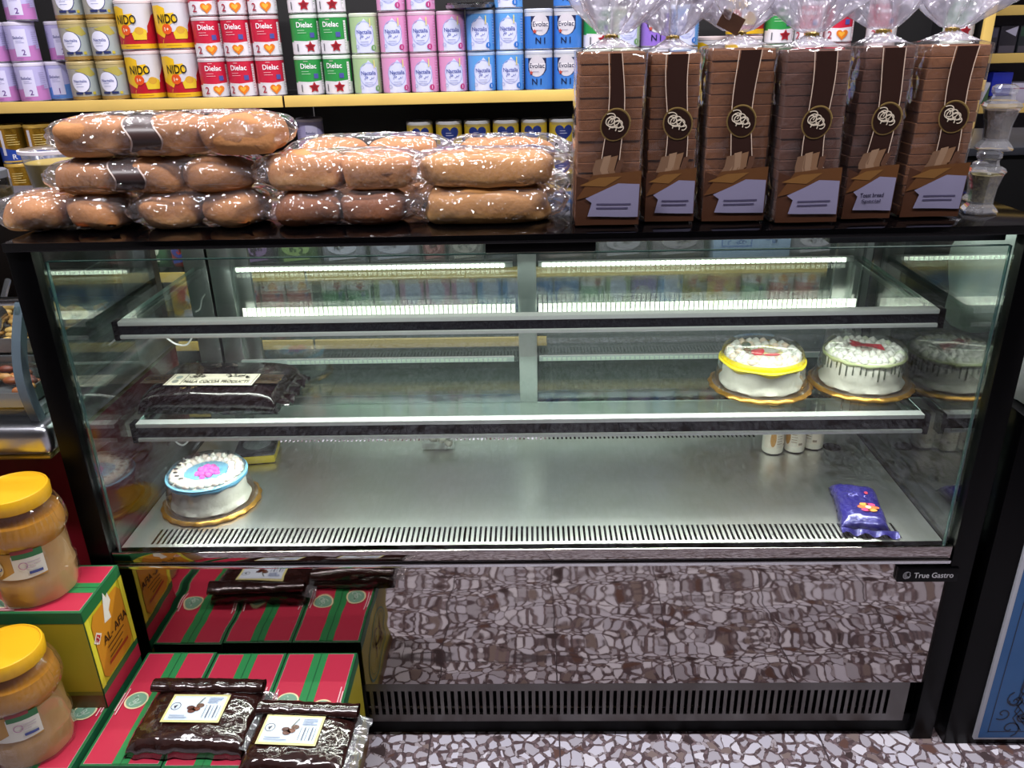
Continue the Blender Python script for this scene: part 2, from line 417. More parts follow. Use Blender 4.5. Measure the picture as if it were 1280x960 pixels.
# front pane with polished green edges
mb = MB(); mb.box(-.868, .868, 0, .007, ZD+.001, 1.168, GLASS); fg = mb.build('front_glass', case)
mb = MB()
for s in (-1, 1): mb.box(*sorted((s*.868, s*.8705)), 0, .007, ZD, 1.168, GLASSEDGE)
mb.box(-.868, .868, 0, .007, 1.168, 1.1695, GLASSEDGE); mb.build('polished_edge', fg)
mb = MB(); mb.box(-.064, .134, -.004, .02, 1.172, ZT-.017, BLACK, .002); mb.build('glass_clamp', case)
mb = MB(); mb.box(.566, .885, .05, .09, 1.165, ZT-.017, BLACK, .002); mb.build('cable_cover', case)

# base deck: steel plate with two rows of slots cut through it
def slotted(mb, x0, x1, y0, y1, sx0, sx1, pitch, wd, m, mk):
    """plate between x0..x1, y0..y1 whose middle strip is bars (the gaps are the slots); mk(x0,x1,y0,y1) adds a piece"""
    mk(x0, sx0, y0, y1); n = int((sx1-sx0)/pitch)
    for i in range(n): mk(sx0+i*pitch+wd, sx0+(i+1)*pitch, y0, y1)
    mk(sx0+n*pitch, x1, y0, y1)
mb = MB(); X = .874
mk = lambda a, b, c, d: mb.box(a, b, c, d, ZD-.003, ZD, STEEL)
mk(-X, X, .004, .030); slotted(mb, -X, X, .030, .088, -.815, .805, .0113, .0052, STEEL, mk)
mk(-X, X, .088, .502); slotted(mb, -X, X, .502, .546, -.70, .612, .0113, .0055, STEEL, mk); mk(-X, X, .546, .585)
mb.box(-X, X, .585, .592, ZD-.003, .556, STEEL); mb.box(-X, X, .583, .592, .556, .602, mat('#e4e9e2', .35))
dk = mb.build('base_deck', case)
mb = MB(); mb.box(-X, X, .01, .56, ZD-.06, ZD-.05, BLACKMATT); mb.build('air_duct', dk)
mb = MB(); mb.lathe([(.022, ZD), (.022, ZD+.001), (.017, ZD+.0015)], mat('#3d3c38', .4, .8), 24, cx=.785, cy=.44); mb.build('drain', dk)

# two shelves
def shelf(xw, y0, y1, z, prof, lit):
    t = bpy.data.objects.new('shelf', None); COL.objects.link(t); t.parent = case
    mb = MB(); mb.box(-xw, xw, y0+.004, y1, z-.008, z, SHELFGLASS); g = mb.build('glass_pane', t)
    for s in (-1, 1):
        mb = MB(); mb.box(*sorted((s*xw, s*(xw+.0015))), y0+.004, y1, z-.008, z, mat('#a9c8c0', .15)); mb.build('edge_strip', t)
    PRO = mat('#d9dedd', .4, .35)
    mb = MB(); mb.box(-xw, xw, y0-.012, y0+.012, z-.009, z+.001, PRO, .002); mb.box(-xw, xw, y0-.014, y0+.006, z-prof-.001, z-prof+.007, PRO, .002)
    mb.box(-xw, xw, y0-.008, y0+.004, z-prof+.005, z-.008, mat('#0d101a', .35, spec=.3)); mb.build('front_profile', t)
    for s in (-1, 1):
        mb = MB(); mb.box(*sorted((s*xw, s*(xw+.012))), y0-.014, y0+.012, z-prof-.004, z+.002, BLACK, .002); mb.build('end_cap', t)
        mb = MB(); mb.box(*sorted((s*(xw-.004), s*(xw-.016))), y0+.01, y1+.02, z-.022, z-.009, ALUDARK, .002); mb.build('bracket', t)
    mb = MB(); mb.box(-.74, -.03, y1+.002, y1+.014, z-.014, z-.002, WHITE); mb.box(.035, .825, y1+.002, y1+.014, z-.014, z-.002, WHITE)
    st = mb.build('light_strip', t)
    return t, st
up, st1 = shelf(.843, .161, .573, 1.0, .036, 1)
lo, st2 = shelf(.853, .158, .517, .765, .041, 0)
LED = mat('#f2f6e4', .5, emit=7.); LEDLO = mat('#dfe6da', .5, emit=.25)
def diodes(par, xs, y, z, h, m, pitch=.0125, wd=.0085, d=.003):
    mb = MB()
    for a, b in xs:
        n = int((b-a)/pitch)
        for i in range(n): mb.box(a+i*pitch, a+i*pitch+wd, y-d, y, z, z+h, m)
    o = mb.build('diodes', par); o['kind'] = 'stuff'; return o
diodes(up, [(-.735, -.035), (.045, .82)], .574, .986, .010, mat('#f2f6e4', .5, emit=4.5))
diodes(lo, [(-.62, -.035), (.045, .60)], .519, .753, .008, LEDLO)
# lamp rail under the top at the back: lights the case and mirrors in the shelf glass
rail = MB(); rail.box(-.75, .87, .575, .600, 1.136, 1.178, ALU, .002); rail = rail.build('lamp_rail', case)
diodes(rail, [(-.735, -.02), (.035, .86)], .575, 1.111, .024, LED, .0125, .0095)
def strip_lamp(par, x0, x1, y, z, power, tilt):
    l = bpy.data.lights.new('strip_lamp', 'AREA'); l.shape = 'RECTANGLE'; l.size = x1-x0; l.size_y = .008; l.energy = power; l.color = (.97, 1, .93)
    o = bpy.data.objects.new('strip_lamp', l); COL.objects.link(o); o.location = ((x0+x1)/2, y, z); o.rotation_euler = (tilt, 0, 0); o.parent = par
# lamps behind the front profile of each shelf
for sh, xw, y, z, pw in ((up, .83, .172, .963, 4.2), (lo, .84, .169, .722, 5.4)):
    mb = MB(); mb.box(-xw, xw, y-.008, y+.008, z+.002, z+.008, WHITE); mb.build('front_lamp', sh)
    strip_lamp(sh, -xw, xw, y, z, pw, math.radians(8 if sh is up else -14))
strip_lamp(case, -.86, .86, .035, 1.187, 2.6, math.radians(10))  # added fill lamp under the top's front edge, brightens cakes and shelf fronts

# sliding rear doors in aluminium frames
for x0, x1, y in ((-.755, .030, .598), (-.018, .84, .612)):
    d = bpy.data.objects.new('rear_door', None); COL.objects.link(d); d.parent = case
    mb = MB(); b0 = .602
    mb.box(x0, x0+.048, y-.008, y+.008, b0, 1.18, ALU, .002); mb.box(x1-.048, x1, y-.008, y+.008, b0, 1.18, ALU, .002)
    mb.box(x0, x1, y-.0075, y+.0075, b0, b0+.022, ALU, .002); mb.box(x0, x1, y-.0075, y+.0075, 1.155, 1.18, ALU, .002)
    mb.build('door_frame', d)
    mb = MB(); mb.box(x0+.046, x1-.046, y-.002, y+.002, b0+.02, 1.157, DOORGLASS); mb.build('door_glass', d)
# white leads looping to the lamps
for p in ([(140, 395), (255, 395), (258, 372)], ):
    pass
def lead(pts):
    mb = MB(); P = [Vector(p) for p in pts]; out = []
    for i in range(len(P)-1):
        p0, p1, p2, p3 = P[max(i-1, 0)], P[i], P[i+1], P[min(i+2, len(P)-1)]
        for k in range(6):
            t = k/6; out.append(.5*((2*p1)+(p2-p0)*t+(2*p0-5*p1+4*p2-p3)*t*t+(3*p1-p0-3*p2+p3)*t**3))
    out.append(P[-1]); mb.tube(out, .0022, WHITE, 6); mb.build('lamp_lead', case)
lead([at(256, 368, Y=.54), at(252, 375, Y=.52), at(250, 386, Y=.50), at(244, 390, Y=.48)])
lead([at(209, 423, Y=.30), at(220, 430, Y=.30), at(233, 431, Y=.33), at(240, 422, Y=.38)])
lead([at(216, 546, Y=.34), at(222, 554, Y=.34), at(230, 556, Y=.36), at(240, 546, Y=.40)])

# front: rail, chrome bead, mirror panel, slotted grille, plinth, plate
mb = MB(); mb.box(-.886, .886, -.002, .02, .504, ZD, MIRROR, .001); mb.build('front_rail', case)
mb = MB(); mb.box(-.886, .886, -.008, .01, .494, .5025, CHROME, .002); mb.build('chrome_bead', case)
mb = MB(); mb.box(-.888, .888, 0, .012, .166, .496, MIRROR); mb.build('mirror_panel', case)
GR = mat('#6d6a68', .28, 1, var=.05, vscale=9)
mb = MB(); mk = lambda a, b, c, d: mb.box(a, b, .0, .008, c, d, GR)
mk(-.885, .862, .144, .1655); mk(-.885, .862, .052, .073); slotted(mb, -.885, .862, .073, .144, -.85, .845, .0163, .0082, GR, mk)
gr = mb.build('vent_grille', case)
mb = MB(); mb.box(-.885, .885, .05, .055, .05, .166, BLACKMATT); mb.build('grille_back', gr)
mb = MB(); mb.box(-.885, .935, .018, .04, 0, .052, BLACKMATT); mb.build('plinth', case)
mb = MB(); mb.box(.78, .905, -.0105, 0, .4505, .4845, BLACK, .001); pl = mb.build('name_plate', case)
a = Art(flat((.78, -.0105, .4505), (1, 0, 0), (0, 0, 1)), eps=.0002)
a.text('True Gastro', .0745, .017, .0135, '#c9c9cc', .082)
for k in range(4): a.ring(.019+.0012*k, .017, .0085-.0018*k, .0095-.0016*k, .0012, '#a9a9ae', 20, .6+k, 4.6+k, 0)
a.mb.build('lettering', pl)

# ------------------------------------------------------------------ shelving behind the case
SY = 1.60
BOARDG2 = mat('#5d5862', .6)
def unit(name, label, x0, x1, zs, y0, y1, posts, edge=.034, top=1.95, BOARD=BOARD, cat='shelving unit'):
    t = thing(name, label, cat, (x0, y0, 0)); W = x1-x0; D = y1-y0
    mb = MB(); mb.box(0, W, D-.01, D, 0, top, BOARD); mb.build('back_panel', t)
    for z in zs:
        mb = MB(); mb.box(.002, W-.002, .01, D-.01, z-.022, z, BOARD); b = mb.build('shelf_board', t)
        mb = MB(); mb.box(.002, W-.002, 0, .0105, z-edge, z+.004, YELLOWEDGE, .0015); mb.build('edge_strip', b)
    for px, m in posts:
        mb = MB(); mb.box(px, px+.03, 0.012, .03, 0, top, m, .001); mb.box(px, px+.03, .03, D-.01, 0, top, BOARD); mb.build('upright', t)
    return t
LV = [1.335, .985, .70, .415, .12]
unit('shelving_unit', 'dark shelving with yellow edges behind the left end of the display case', -2.25, -.856, LV, SY, 2.02, [(0, BOARD)])
unit('shelving_unit', 'long dark shelving with yellow edges behind the display case and loaves', -.852, 1.60, LV, SY, 2.02, [(2.415, YELLOWEDGE)])
rz = [at(1262, y, Y=1.9).z for y in (-50, 8, 68, 131, 192)]
px0 = at(1232, 0, Y=1.9).x-.03
t = unit('shelving_rack', 'grey rack with closely set yellow edged shelves at the far right', px0, px0+.9, rz+[.75, .45, .15], 1.9, 2.25, [(0, YELLOWEDGE)], .03, BOARD=BOARDG2)
# ------------------------------------------------------------------ tins
def tin(label, cat, R, H, body, art, lid='#e9e9ec', rim='#c9c9cc', dome=0):
    t = thing('milk_powder_tin', label, cat)
    mb = MB(); B = body if not isinstance(body, str) else mat(body, .3)
    mb.lathe([(R*.97, 0), (R*1.0, .002), (R*1.0, .005), (R*.975, .007), (R*.975, H-.012)], B, 36, cap1=False); mb.build('body', t)
    mb = MB(); mb.lathe([(R*.975, .001), (R*1.003, .002), (R*1.003, .005), (R*.975, .0065)], mat(rim, .25, .9), 36, cap0=False, cap1=False); mb.build('bottom_rim', t)
    mb = MB()
    mb.lathe([(R*.975, H-.013), (R*1.004, H-.012), (R*1.004, H-.004), (R*.96, H-.001), (R*.9, H-.0025)], mat(lid, .35), 36, cap0=False); mb.build('lid', t)
    a = Art(cyl(R*.975+.0007, .006), step=R*.2, eps=.00025); a.H = H-.019; a.W = R*.975
    art(a); a.mb.build('printed_wrap', t); return t
def band(a, v0, v1, c, u=1.5): a.rect(-a.W*u, v0*a.H, a.W*u, v1*a.H, c)
def lines(a, u, v, w_, n, c, dv=.05, th=.012):
    rn = random.Random(n*7+int(u*1e4))
    for i in range(n): a.rect(u-w_/2, v-i*dv*a.H, u-w_/2+w_*(.6+.4*rn.random()), v-i*dv*a.H+th*a.H, c, 0)
    a.k += 1
def heart(a, x, y, s, c):
    a.poly([(x+s*.062*16*math.sin(q)**3/1, y+s*.062*(13*math.cos(q)-5*math.cos(2*q)-2*math.cos(3*q)-math.cos(4*q))) for q in [2*PI*k/28 for k in range(28)]], c)
def star(a, x, y, s, c): a.poly([(x+s*(1 if k % 2 == 0 else .5)*math.sin(PI*k/5), y+s*(1 if k % 2 == 0 else .5)*math.cos(PI*k/5)) for k in range(10)], c)
def art_lilac(top, bot, num, word):
    def f(a):
        H = a.H; band(a, 0, 1, top); band(a, 0, .34, bot); a.poly([(-.03, .34*H), (.05, .34*H), (.05, .44*H), (.01, .41*H)], bot)
        a.rect(-.022, .12*H, .022, .9*H, '#d3cfec'); a.text(word, -.004, .66*H, .010, '#4a4a86', .034); lines(a, 0, .56*H, .03, 2, '#8f8cbc')
        a.text(num, .004, .24*H, .018, '#6f4a90'); lines(a, .052, .8*H, .026, 9, '#8e88b4', .06)
        lines(a, -.052, .8*H, .026, 9, '#8e88b4', .06); lines(a, -.005, .06*H, .036, 1, '#77629a')
    return f
def art_gold(a):
    H = a.H; band(a, 0, 1, '#9d998f'); band(a, 0, .09, '#9a7a3c'); band(a, .9, 1, '#a89a6a'); a.rect(.015, .1*H, .06, .9*H, '#9aa3a2')
    a.poly([(-.02, .86*H), (.03, .95*H), (.05, .72*H), (.03, .66*H)], '#a89c4c')
    a.ell(-.006, .5*H, .03, .034, '#3d4470'); a.ell(-.008, .5*H, .029, .033, '#d9d8ea'); a.text('Nactalia', -.008, .54*H, .010, '#3b4790', .042)
    lines(a, -.008, .45*H, .03, 2, '#7b83b4', .08); a.rect(-.03, .15*H, -.006, .22*H, '#27305e', 0); a.rect(.0, .15*H, .022, .22*H, '#27305e', 0); a.rect(.026, .14*H, .036, .22*H, '#b9a83a')
def art_nido(a):
    H = a.H; band(a, 0, 1, '#c9c6cc'); a.rect(-a.W*1.5, 0, a.W*1.5, .36*H, '#b01828')
    a.poly([(.045, .2*H), (.1, .2*H), (.1, .8*H), (.075, .75*H), (.05, .5*H)], '#b01828')
    a.poly([(-.1, 0), (-.1, .93*H), (-.045, .95*H), (-.022, .88*H), (-.022, .76*H), (.006, .78*H), (.012, .6*H), (-.012, .52*H), (-.012, .38*H), (-.03, .32*H), (-.045, .15*H), (-.05, 0)], '#e6b81c')
    a.poly([(-.1, 0), (.1, 0), (.1, .12*H), (.03, .14*H), (-.03, .2*H), (-.06, .3*H), (-.1, .4*H)], '#b01828')
    a.rect(-.1, 0, .1, .105*H, '#dfae1e'); lines(a, .0, .05*H, .07, 1, '#9c6a10')
    a.ell(-.024, .42*H, .017, .017, '#d9541c'); a.text('1+', -.024, .42*H, .012, '#f3ead0')
    a.poly([(.0, .2*H), (.04, .2*H), (.045, .4*H), (.03, .47*H), (.01, .44*H), (-.004, .34*H)], '#d8b92e'); a.ell(.02, .4*H, .014, .012, '#c99a2e')
    a.text('NIDO', -.018, .65*H, .029, '#14140f', .068)
def art_dielac(main, dark, num, star_):
    def f(a):
        H = a.H; band(a, 0, 1, main); band(a, 0, .34, '#dcd8de'); a.poly([(-.05, .34*H), (.05, .34*H), (.05, .40*H), (0, .36*H), (-.05, .38*H)], '#dcd8de')
        a.text('Dielac', -.002, .82*H, .017, '#f2eef2', .056); lines(a, -.01, .95*H, .016, 1, '#e4cccc'); lines(a, -.008, .66*H, .04, 2, '#e3b9bd' if not star_ else '#bfe0bd', .07)
        a.rect(.014, .46*H, .03, .6*H, '#4a4f96'); a.rect(.045, .1*H, .056, .92*H, '#e6e2e6'); lines(a, .05, .85*H, .008, 10, main, .07)
        a.text(num, -.032, .18*H, .024, dark if not star_ else '#5d5d66')
        if star_: star(a, .012, .2*H, .02, '#a51f2c'); star(a, .012, .2*H, .012, '#7c1420')
        else: heart(a, .008, .19*H, .019, '#d8761f'); heart(a, .006, .2*H, .010, '#e8a83a')
    return f
def art_nact(main, side):
    def f(a):
        H = a.H; band(a, 0, 1, main); a.rect(-.031, 0, .033, .62*H, '#ccd0ec')
        a.poly([(-.031, .62*H), (.033, .62*H), (.03, .74*H), (.016, .8*H), (.002, .95*H), (-.012, .8*H), (-.028, .74*H)], '#ccd0ec')
        a.ring(0, .53*H, .033, .04, .0022, '#9fa8dc', 30); a.text('Nactalia', 0, .58*H, .013, '#38489c', .052); a.script(0, .45*H, .034, .012, '#5b69b0', .0016, 3, 6)
        lines(a, .002, .3*H, .034, 2, '#8f96c4', .06); a.ell(.03, .13*H, .0095, .0095, side); a.text('1', .03, .13*H, .010, '#f0eef6')
        a.ring(-.027, .17*H, .006, .006, .0014, '#8e96c4'); lines(a, .054, .86*H, .012, 10, '#d9d6ee', .075); a.rect(.019, .72*H, .023, .95*H, '#d9cf86')
    return f
def art_evo(main):
    def f(a):
        H = a.H; band(a, 0, 1, main); band(a, .9, 1, '#c3c2c9')
        a.poly([(-.034, .9*H), (.034, .9*H), (.034, .55*H), (.022, .42*H), (0, .36*H), (-.022, .42*H), (-.034, .55*H)], '#20254a'); a.ell(0, .66*H, .030, .034, '#c9c4cc')
        a.rect(-.03, .62*H, .03, .74*H, '#dcd7dc'); a.text('Evolac', 0, .68*H, .015, '#23274e', .054); a.text('N', -.008, .22*H, .02, '#10183a'); a.text('1', .014, .22*H, .02, '#10183a')
        lines(a, 0, .5*H, .03, 1, '#7d7a98'); star(a, -.02, .48*H, .008, '#b4483c')
    return f
def art_heart(a):
    H = a.H; band(a, 0, 1, '#d0b53a'); band(a, 0, .34, '#cfc9d8'); a.poly([(-.04, .34*H), (.04, .34*H), (.04, .3*H), (0, .42*H), (-.04, .5*H)], '#cfc9d8')
    heart(a, 0, .68*H, .034, '#22357f'); lines(a, 0, .72*H, .03, 2, '#e6e4f0', .08); a.rect(-.05, .93*H, .05, H, '#b9a25c'); a.ell(-.028, .25*H, .006, .007, '#3b3b48'); lines(a, .005, .24*H, .03, 2, '#8f87a8', .08); a.rect(.026, .05*H, .05, .24*H, '#b23346')
def art_goldblue(a):
    H = a.H; band(a, 0, 1, '#24439a'); band(a, .45, 1, mat('#b88a2c', .25, .75)); a.poly([(-.05, .45*H), (.05, .45*H), (.05, .3*H), (0, .36*H)], mat('#b88a2c', .25, .75)); a.rect(-.042, .2*H, -.03, .95*H, '#d5d2de'); lines(a, .004, .8*H, .046, 5, '#e8d58e', .07)
    a.text('R', -.004, .16*H, .018, '#dcdcea'); lines(a, .02, .2*H, .014, 2, '#c9cbe6', .08); a.rect(-.05, 0, .05, .04*H, '#c8a24a')

R, H = .0495, .133
T = {}
def proto(k, *a, **kw): T[k] = [tin(*a, **kw), False, kw.get('_r', 0)]
kind = {}
def mk_t(k, desc, R_, H_, body, art, **kw):
    T[k] = tin(desc, 'tin', R_, H_, body, art, **kw); kind[k] = (desc, H_, [0])
mk_t('lilac', 'lilac pink formula tin', R, H, '#a79fc6', art_lilac('#b7b0dc', '#b978b6', '2', 'Bebelac'), lid='#d9d2e4')
mk_t('lilacblue', 'lilac and blue formula tin', R, H, '#a79fc6', art_lilac('#b3b0de', '#5f8ad0', '1', 'Bebelac'), lid='#d9d2e4')
mk_t('gold', 'gold formula tin with pale circle', R, H, mat('#9a8a62', .3, .6), art_gold, lid='#b3a070', rim='#b39255')
mk_t('nido', 'big yellow red milk tin', .0635, .163, '#b01828', art_nido, lid='#d9c8c8')
mk_t('red', 'red formula tin with orange heart', R, H, '#b41f3a', art_dielac('#bf1f3c', '#a11f38', '2', 0), lid='#c9b9be')
mk_t('green', 'green formula tin with red star', R, H, '#2f8a44', art_dielac('#2c8c43', '#2c5c33', '1', 1), lid='#cfd8cf')
mk_t('ngreen', 'pale green white tin', R, H, '#9dbb8c', art_nact('#a3bd8e', '#6f9c62'), lid='#c2cbb4')
mk_t('npink', 'pink and white tin', R, H, '#d08fb8', art_nact('#d392bd', '#b23d7c'), lid='#c9a9bc')
mk_t('nblue', 'sky blue white tin', R, H, '#4f8fd4', art_nact('#5a98d8', '#2f6fc4'), lid='#a9bcd8')
mk_t('evo', 'silver and royal blue tin', R, H, '#3d78c4', art_evo('#3d78c8'), lid='#b9bcc9')
mk_t('evov', 'silver and violet tin', R, H, '#8a6ac0', art_evo('#8a68c4'), lid='#b9bcc9')
mk_t('heart', 'yellow formula tin with blue heart', R*.98, .124, '#cdb23a', art_heart, lid='#d0d0d0')
mk_t('goldblue', 'gold and blue tin', R, .137, '#24439a', art_goldblue, lid='#c8a24a')
used = set()
WORD = ['first', 'second', 'third', 'fourth', 'fifth', 'sixth', 'seventh', 'eighth']
colno = {}
def stack(k, px, rows, z0, Y, groupname, where, py=110):
    x = at(px, py, Y=Y-kind[k][1]*.37).x
    desc, h, _ = kind[k]
    names = {1: [''], 2: ['lower', 'upper'], 3: ['lowest', 'middle', 'topmost']}[rows]
    for i in range(rows):
        lab = f'{desc}, {names[i]} of {"two" if rows == 2 else "three"} {where}' if rows > 1 else f'{desc} {where}'
        rz_ = (random.random()-.5)*.36+.75*math.atan2(CAM.x-x, Y-CAM.y)
        loc = (x+(random.random()-.5)*.002, Y+(random.random()-.5)*.004, z0+i*h)
        if k not in used:
            o = T[k]; used.add(k); o.location = loc; o.rotation_euler = (0, 0, rz_); o['label'] = lab; o['group'] = groupname
        else: dup(T[k], lab, loc, rz_, groupname)
Z1 = LV[0]; CY = SY+.07
for k, px, rows, wh in (('lilac', -4, 2, 'at outer end of upper shelf'), ('lilac', 33, 2, 'beside the lilac blue tin'),
        ('gold', 99, 3, 'beside the lilac tins'), ('gold', 136, 3, 'touching the big yellow tins'),
        ('nido', 177, 2, 'beside the gold tins'), ('nido', 223.5, 2, 'beside the red tins'),
        ('red', 264, 3, 'touching the big yellow tins'), ('red', 300, 3, 'between two red stacks'), ('red', 336, 3, 'before the dark gap'),
        ('green', 385, 3, 'after the dark gap'), ('green', 421, 3, 'touching the pale green tins'), ('ngreen', 458, 2, 'beside the dark green tins'),
        ('npink', 494, 3, 'touching the pale green tins'), ('npink', 530, 3, 'between two pink stacks'), ('npink', 566, 2, 'touching the sky blue tins'),
        ('nblue', 602, 2, 'touching the pink tins, under the dish'), ('nblue', 638, 3, 'touching the royal blue tins'),
        ('evo', 674, 2, 'touching the sky blue tins'), ('evo', 710, 3, 'half behind the first tall loaf')):
    stack(k, px, rows, Z1, CY+(.016 if k == 'nido' else 0), 'tins on the upper shelf', wh)
stack('lilacblue', 69, 1, Z1, CY+.075, 'tins on the upper shelf', 'half behind the lowest gold tin')
dup(T['lilac'], 'lilac pink formula tin standing on the lilac blue tin', (at(66, 60, Y=CY).x, CY+.075, Z1+H), .35, 'tins on the upper shelf')
dup(T['lilac'], 'single lilac pink formula tin making a third layer over two lilac stacks', (at(17, 20, Y=CY-.05).x, CY, Z1+2*H), .2, 'tins on the upper shelf')
# tins half hidden by the tall loaves
ORD = ['first', 'second', 'third', 'fourth', 'fifth', 'sixth']
for k, px, rows, wh in (('green', 748, 2, 'behind first tall loaf'), ('ngreen', 784, 2, 'behind first tall loaf'), ('evov', 821, 3, 'behind the second tall loaf'),
        ('nblue', 858, 2, 'past the second tall loaf'), ('nido', 936, 2, 'behind the third tall loaf'), ('green', 978, 2, 'behind fourth tall loaf'), ('red', 1016, 2, 'behind fourth tall loaf'),
        ('red', 1053, 2, 'behind the fifth loaf neck'), ('red', 1108, 3, 'between last two loaves'), ('green', 1205, 2, 'behind the last tall loaf')):
    stack(k, px, rows, Z1, CY+(.016 if k == 'nido' else 0), 'tins behind the loaves', wh, py=40)
dup(T['nido'], 'big yellow red milk tin standing alone beside a stacked pair behind the third loaf', (at(891, 50, Y=CY+.1).x, CY+.12, Z1), 0, 'tins behind the loaves')
# second shelf
for px, wh in ((4, 'at outer end of second shelf'), (41, 'right behind the oil tub'), (77, 'between the oil tub and the top bread bag'), (113, 'mostly behind the top bread bag')): stack('goldblue', px, 2, LV[1], CY+.0, 'tins on the second shelf', wh, py=170)
stack('lilac', 384, 2, LV[1], CY+.08, 'tins on the second shelf', 'alone in the dark of the second shelf', py=165)
for i, px in enumerate((703, 668, 632, 596, 559.5, 523)): stack('heart', px, 2, LV[1], CY+.06, 'tins on the second shelf', ORD[i]+' from the tall loaves', py=165)
# shallow silver dish on the blue tins
t = thing('lidded_dish', 'shallow silver dish on top of the sky blue tins', 'dish', tuple(at(588, 20, Y=CY)*1)); t.location.z = Z1+2*H; t.location.y = CY
mb = MB(); mb.lathe([(.06, 0), (.082, .006), (.088, .016), (.084, .017), (.06, .008)], mat('#8b8d92', .2, .9), 36); mb.build('tray', t)
mb = MB(); mb.lathe([(.083, .017), (.084, .022), (.06, .03), (.012, .033), (.010, .04), (.0, .041)], sheet('dish_lid', (.6, .6, .62), .2, .1), 36, cap1=False); mb.build('lid', t)

# ------------------------------------------------------------------ bread in clear bags on the case top
CR_LIGHT = crust('#b98150', '#dcb07c'); CR_MID = crust('#a87448', '#cb9762'); CR_DARK = crust('#8a5636', '#ab7148'); CR_ROLL = crust('#bf8a50', '#e0b478', 9)
PRINT = mat('#3a2a28', .35); PRINTW = mat('#c9b6ac', .4); GOLD = mat('#8a6a3a', .4)
def film_shell(mb, L, W, H, seed, m, tail=(.02, .02), amp=.09, nu=72, nv=44):
    """crinkled bag: rounded tube along X, pinched and ruffled at both ends; base at z=0"""
    so = Vector((seed*5.3, seed*2.1, seed*7.7))
    def f(u, v):
        x = -1+2*u; a = 2*PI*v
        s = max(.0, 1-abs(x)**7)**.45
        s = max(s, .0)
        cx = x*L/2
        endf = max(0, (abs(x)-.80)/.20)
        hw = W/2*(s*.97+.03+endf*.12); hh = H/2*(s*.98+.02)
        c, sn = math.cos(a), math.sin(a)
        y = hw*math.copysign(abs(c)**.72, c); z = hh*math.copysign(abs(sn)**.72, sn)
        p = Vector((cx, y, z))
        n = mn.noise(p*26+so)*.6+abs(mn.noise(p*55+so))*.5+(mn.noise(p*120+so)*.35*endf)
        k = 1+amp*n+endf*.25*mn.noise(Vector((x*6, a*3, seed)))
        y *= k; z *= k
        cx += (tail[0] if x < 0 else tail[1])*endf*endf*math.copysign(1, x)*(1+.5*mn.noise(Vector((a*2, seed, x))))
        return Vector((cx, y, max(0, z+H*.5)))
    mb.grid(f, nu, nv, m)
def bag(label, x0, x1, y, z, W, H, buns, seed, cr, rz=0, bandx=None, emblem=False, orange=None, p=2.5, seam=None, split=False):
    t = thing('bagged_bread', label, 'bread', ((x0+x1)/2, y, z), rz, 'bagged bread on the case')
    L = x1-x0; rn = random.Random(seed)
    for bx, bl, bh, bw in buns:
        mb = MB(); mb.blob((bx, (rn.random()-.5)*.008-.008, bh*.49), bl/2*1.03, bw/2*1.1, bh*.56, cr, 40, 26, p+.3, .15, 24, seed+bx*9, flat=-bh*.47)
        if split: mb.blob((bx+.005, -bw*.36, bh*.60), bl*.40, bw*.24, bh*.30, cr, 30, 16, 2.8, .08, 20, seed+3)
        mb.build('bun' if bl < .2 else 'long_roll', t, 80)
    mb = MB(); film_shell(mb, L, W, H, seed, FILM); mb.build('clear_bag', t, 180)
    fr = lambda a, b, off: Vector((a, -W*.46-off+.5*W*max(0, (b-H*.45)/H)**1.6*1.3, b))
    ov = lambda a, b, off: Vector((a+.01*math.sin(b*40), -math.cos(b/(W*.53)-.6)*W*.53, H*.5+math.sin(b/(W*.53)-.6)*(H*.515)+off))
    if seam:
        ar = Art(ov, step=.012, eps=.0008); ar.line([(-L*.44+L*.88*k/12, (seam-.35)*H*.9+.003*math.sin(k*1.3)) for k in range(13)], .0016, PRINTW); ar.mb.build('bag_seam', t)
    if bandx is not None:
        ar = Art(ov, step=.012, eps=.0006); ar.rect(bandx-.026, -.02, bandx+.026, W*.9, PRINT); ar.rect(bandx-.029, -.02, bandx-.026, W*.9, PRINTW, 0); ar.rect(bandx+.026, -.02, bandx+.029, W*.9, PRINTW, 0)
        ar.mb.build('printed_band', t)
    if emblem:
        ar = Art(ov, step=.012, eps=.0006); ar.poly([(-.115, .045), (-.06, .058), (.05, .058), (.10, .045), (.07, .038), (-.05, .036)], mat('#6b4634', .4)); ar.ell(.005, .05, .03, .014, PRINT); ar.script(.005, .05, .044, .018, '#e6dccf', .0022, 5, 9); ar.mb.build('printed_emblem', t)
    if orange:
        ar = Art(ov, step=.01, eps=.0008); o0, o1 = orange; ar.poly([(o0, -.030), (o1, -.032), (o1-.004, -.004), (o0+(o1-o0)*.6, -.012), (o0+.004, -.008)], mat('#a0602a', .5)); ar.poly([(o1-(o1-o0)*.3, -.03), (o1, -.03), (o1, .0), (o1-(o1-o0)*.2, .002)], mat('#b57a2e', .5)); ar.mb.build('orange_print', t)
    return t
ZB = [ZT+.001, ZT+.067, ZT+.134]
b2 = lambda l, h, w_=.115: [(-l*.245, l*.49, h, w_), (l*.245, l*.48, h*.98, w_)]
bag('bag of two pale buns on the case top, overhanging its outer corner', -.985, -.735, .125, ZB[0], .165, .070, b2(.235, .064), 1, CR_LIGHT, orange=(.03, .11))
bag('bag of two round floury buns lying directly on the case top', -.728, -.478, .125, ZB[0], .165, .072, b2(.240, .066), 2, CR_LIGHT, orange=(.075, .105))
bag('bag of two dark brown buns lying directly on the case top', -.470, -.205, .125, ZB[0], .16, .068, b2(.248, .062), 3, CR_DARK)
bag('bag with one long roll lying on the case top beside the tall loaves', -.20, .068, .125, ZB[0], .15, .070, [(0, .228, .064, .105)], 4, CR_ROLL, p=3.4)
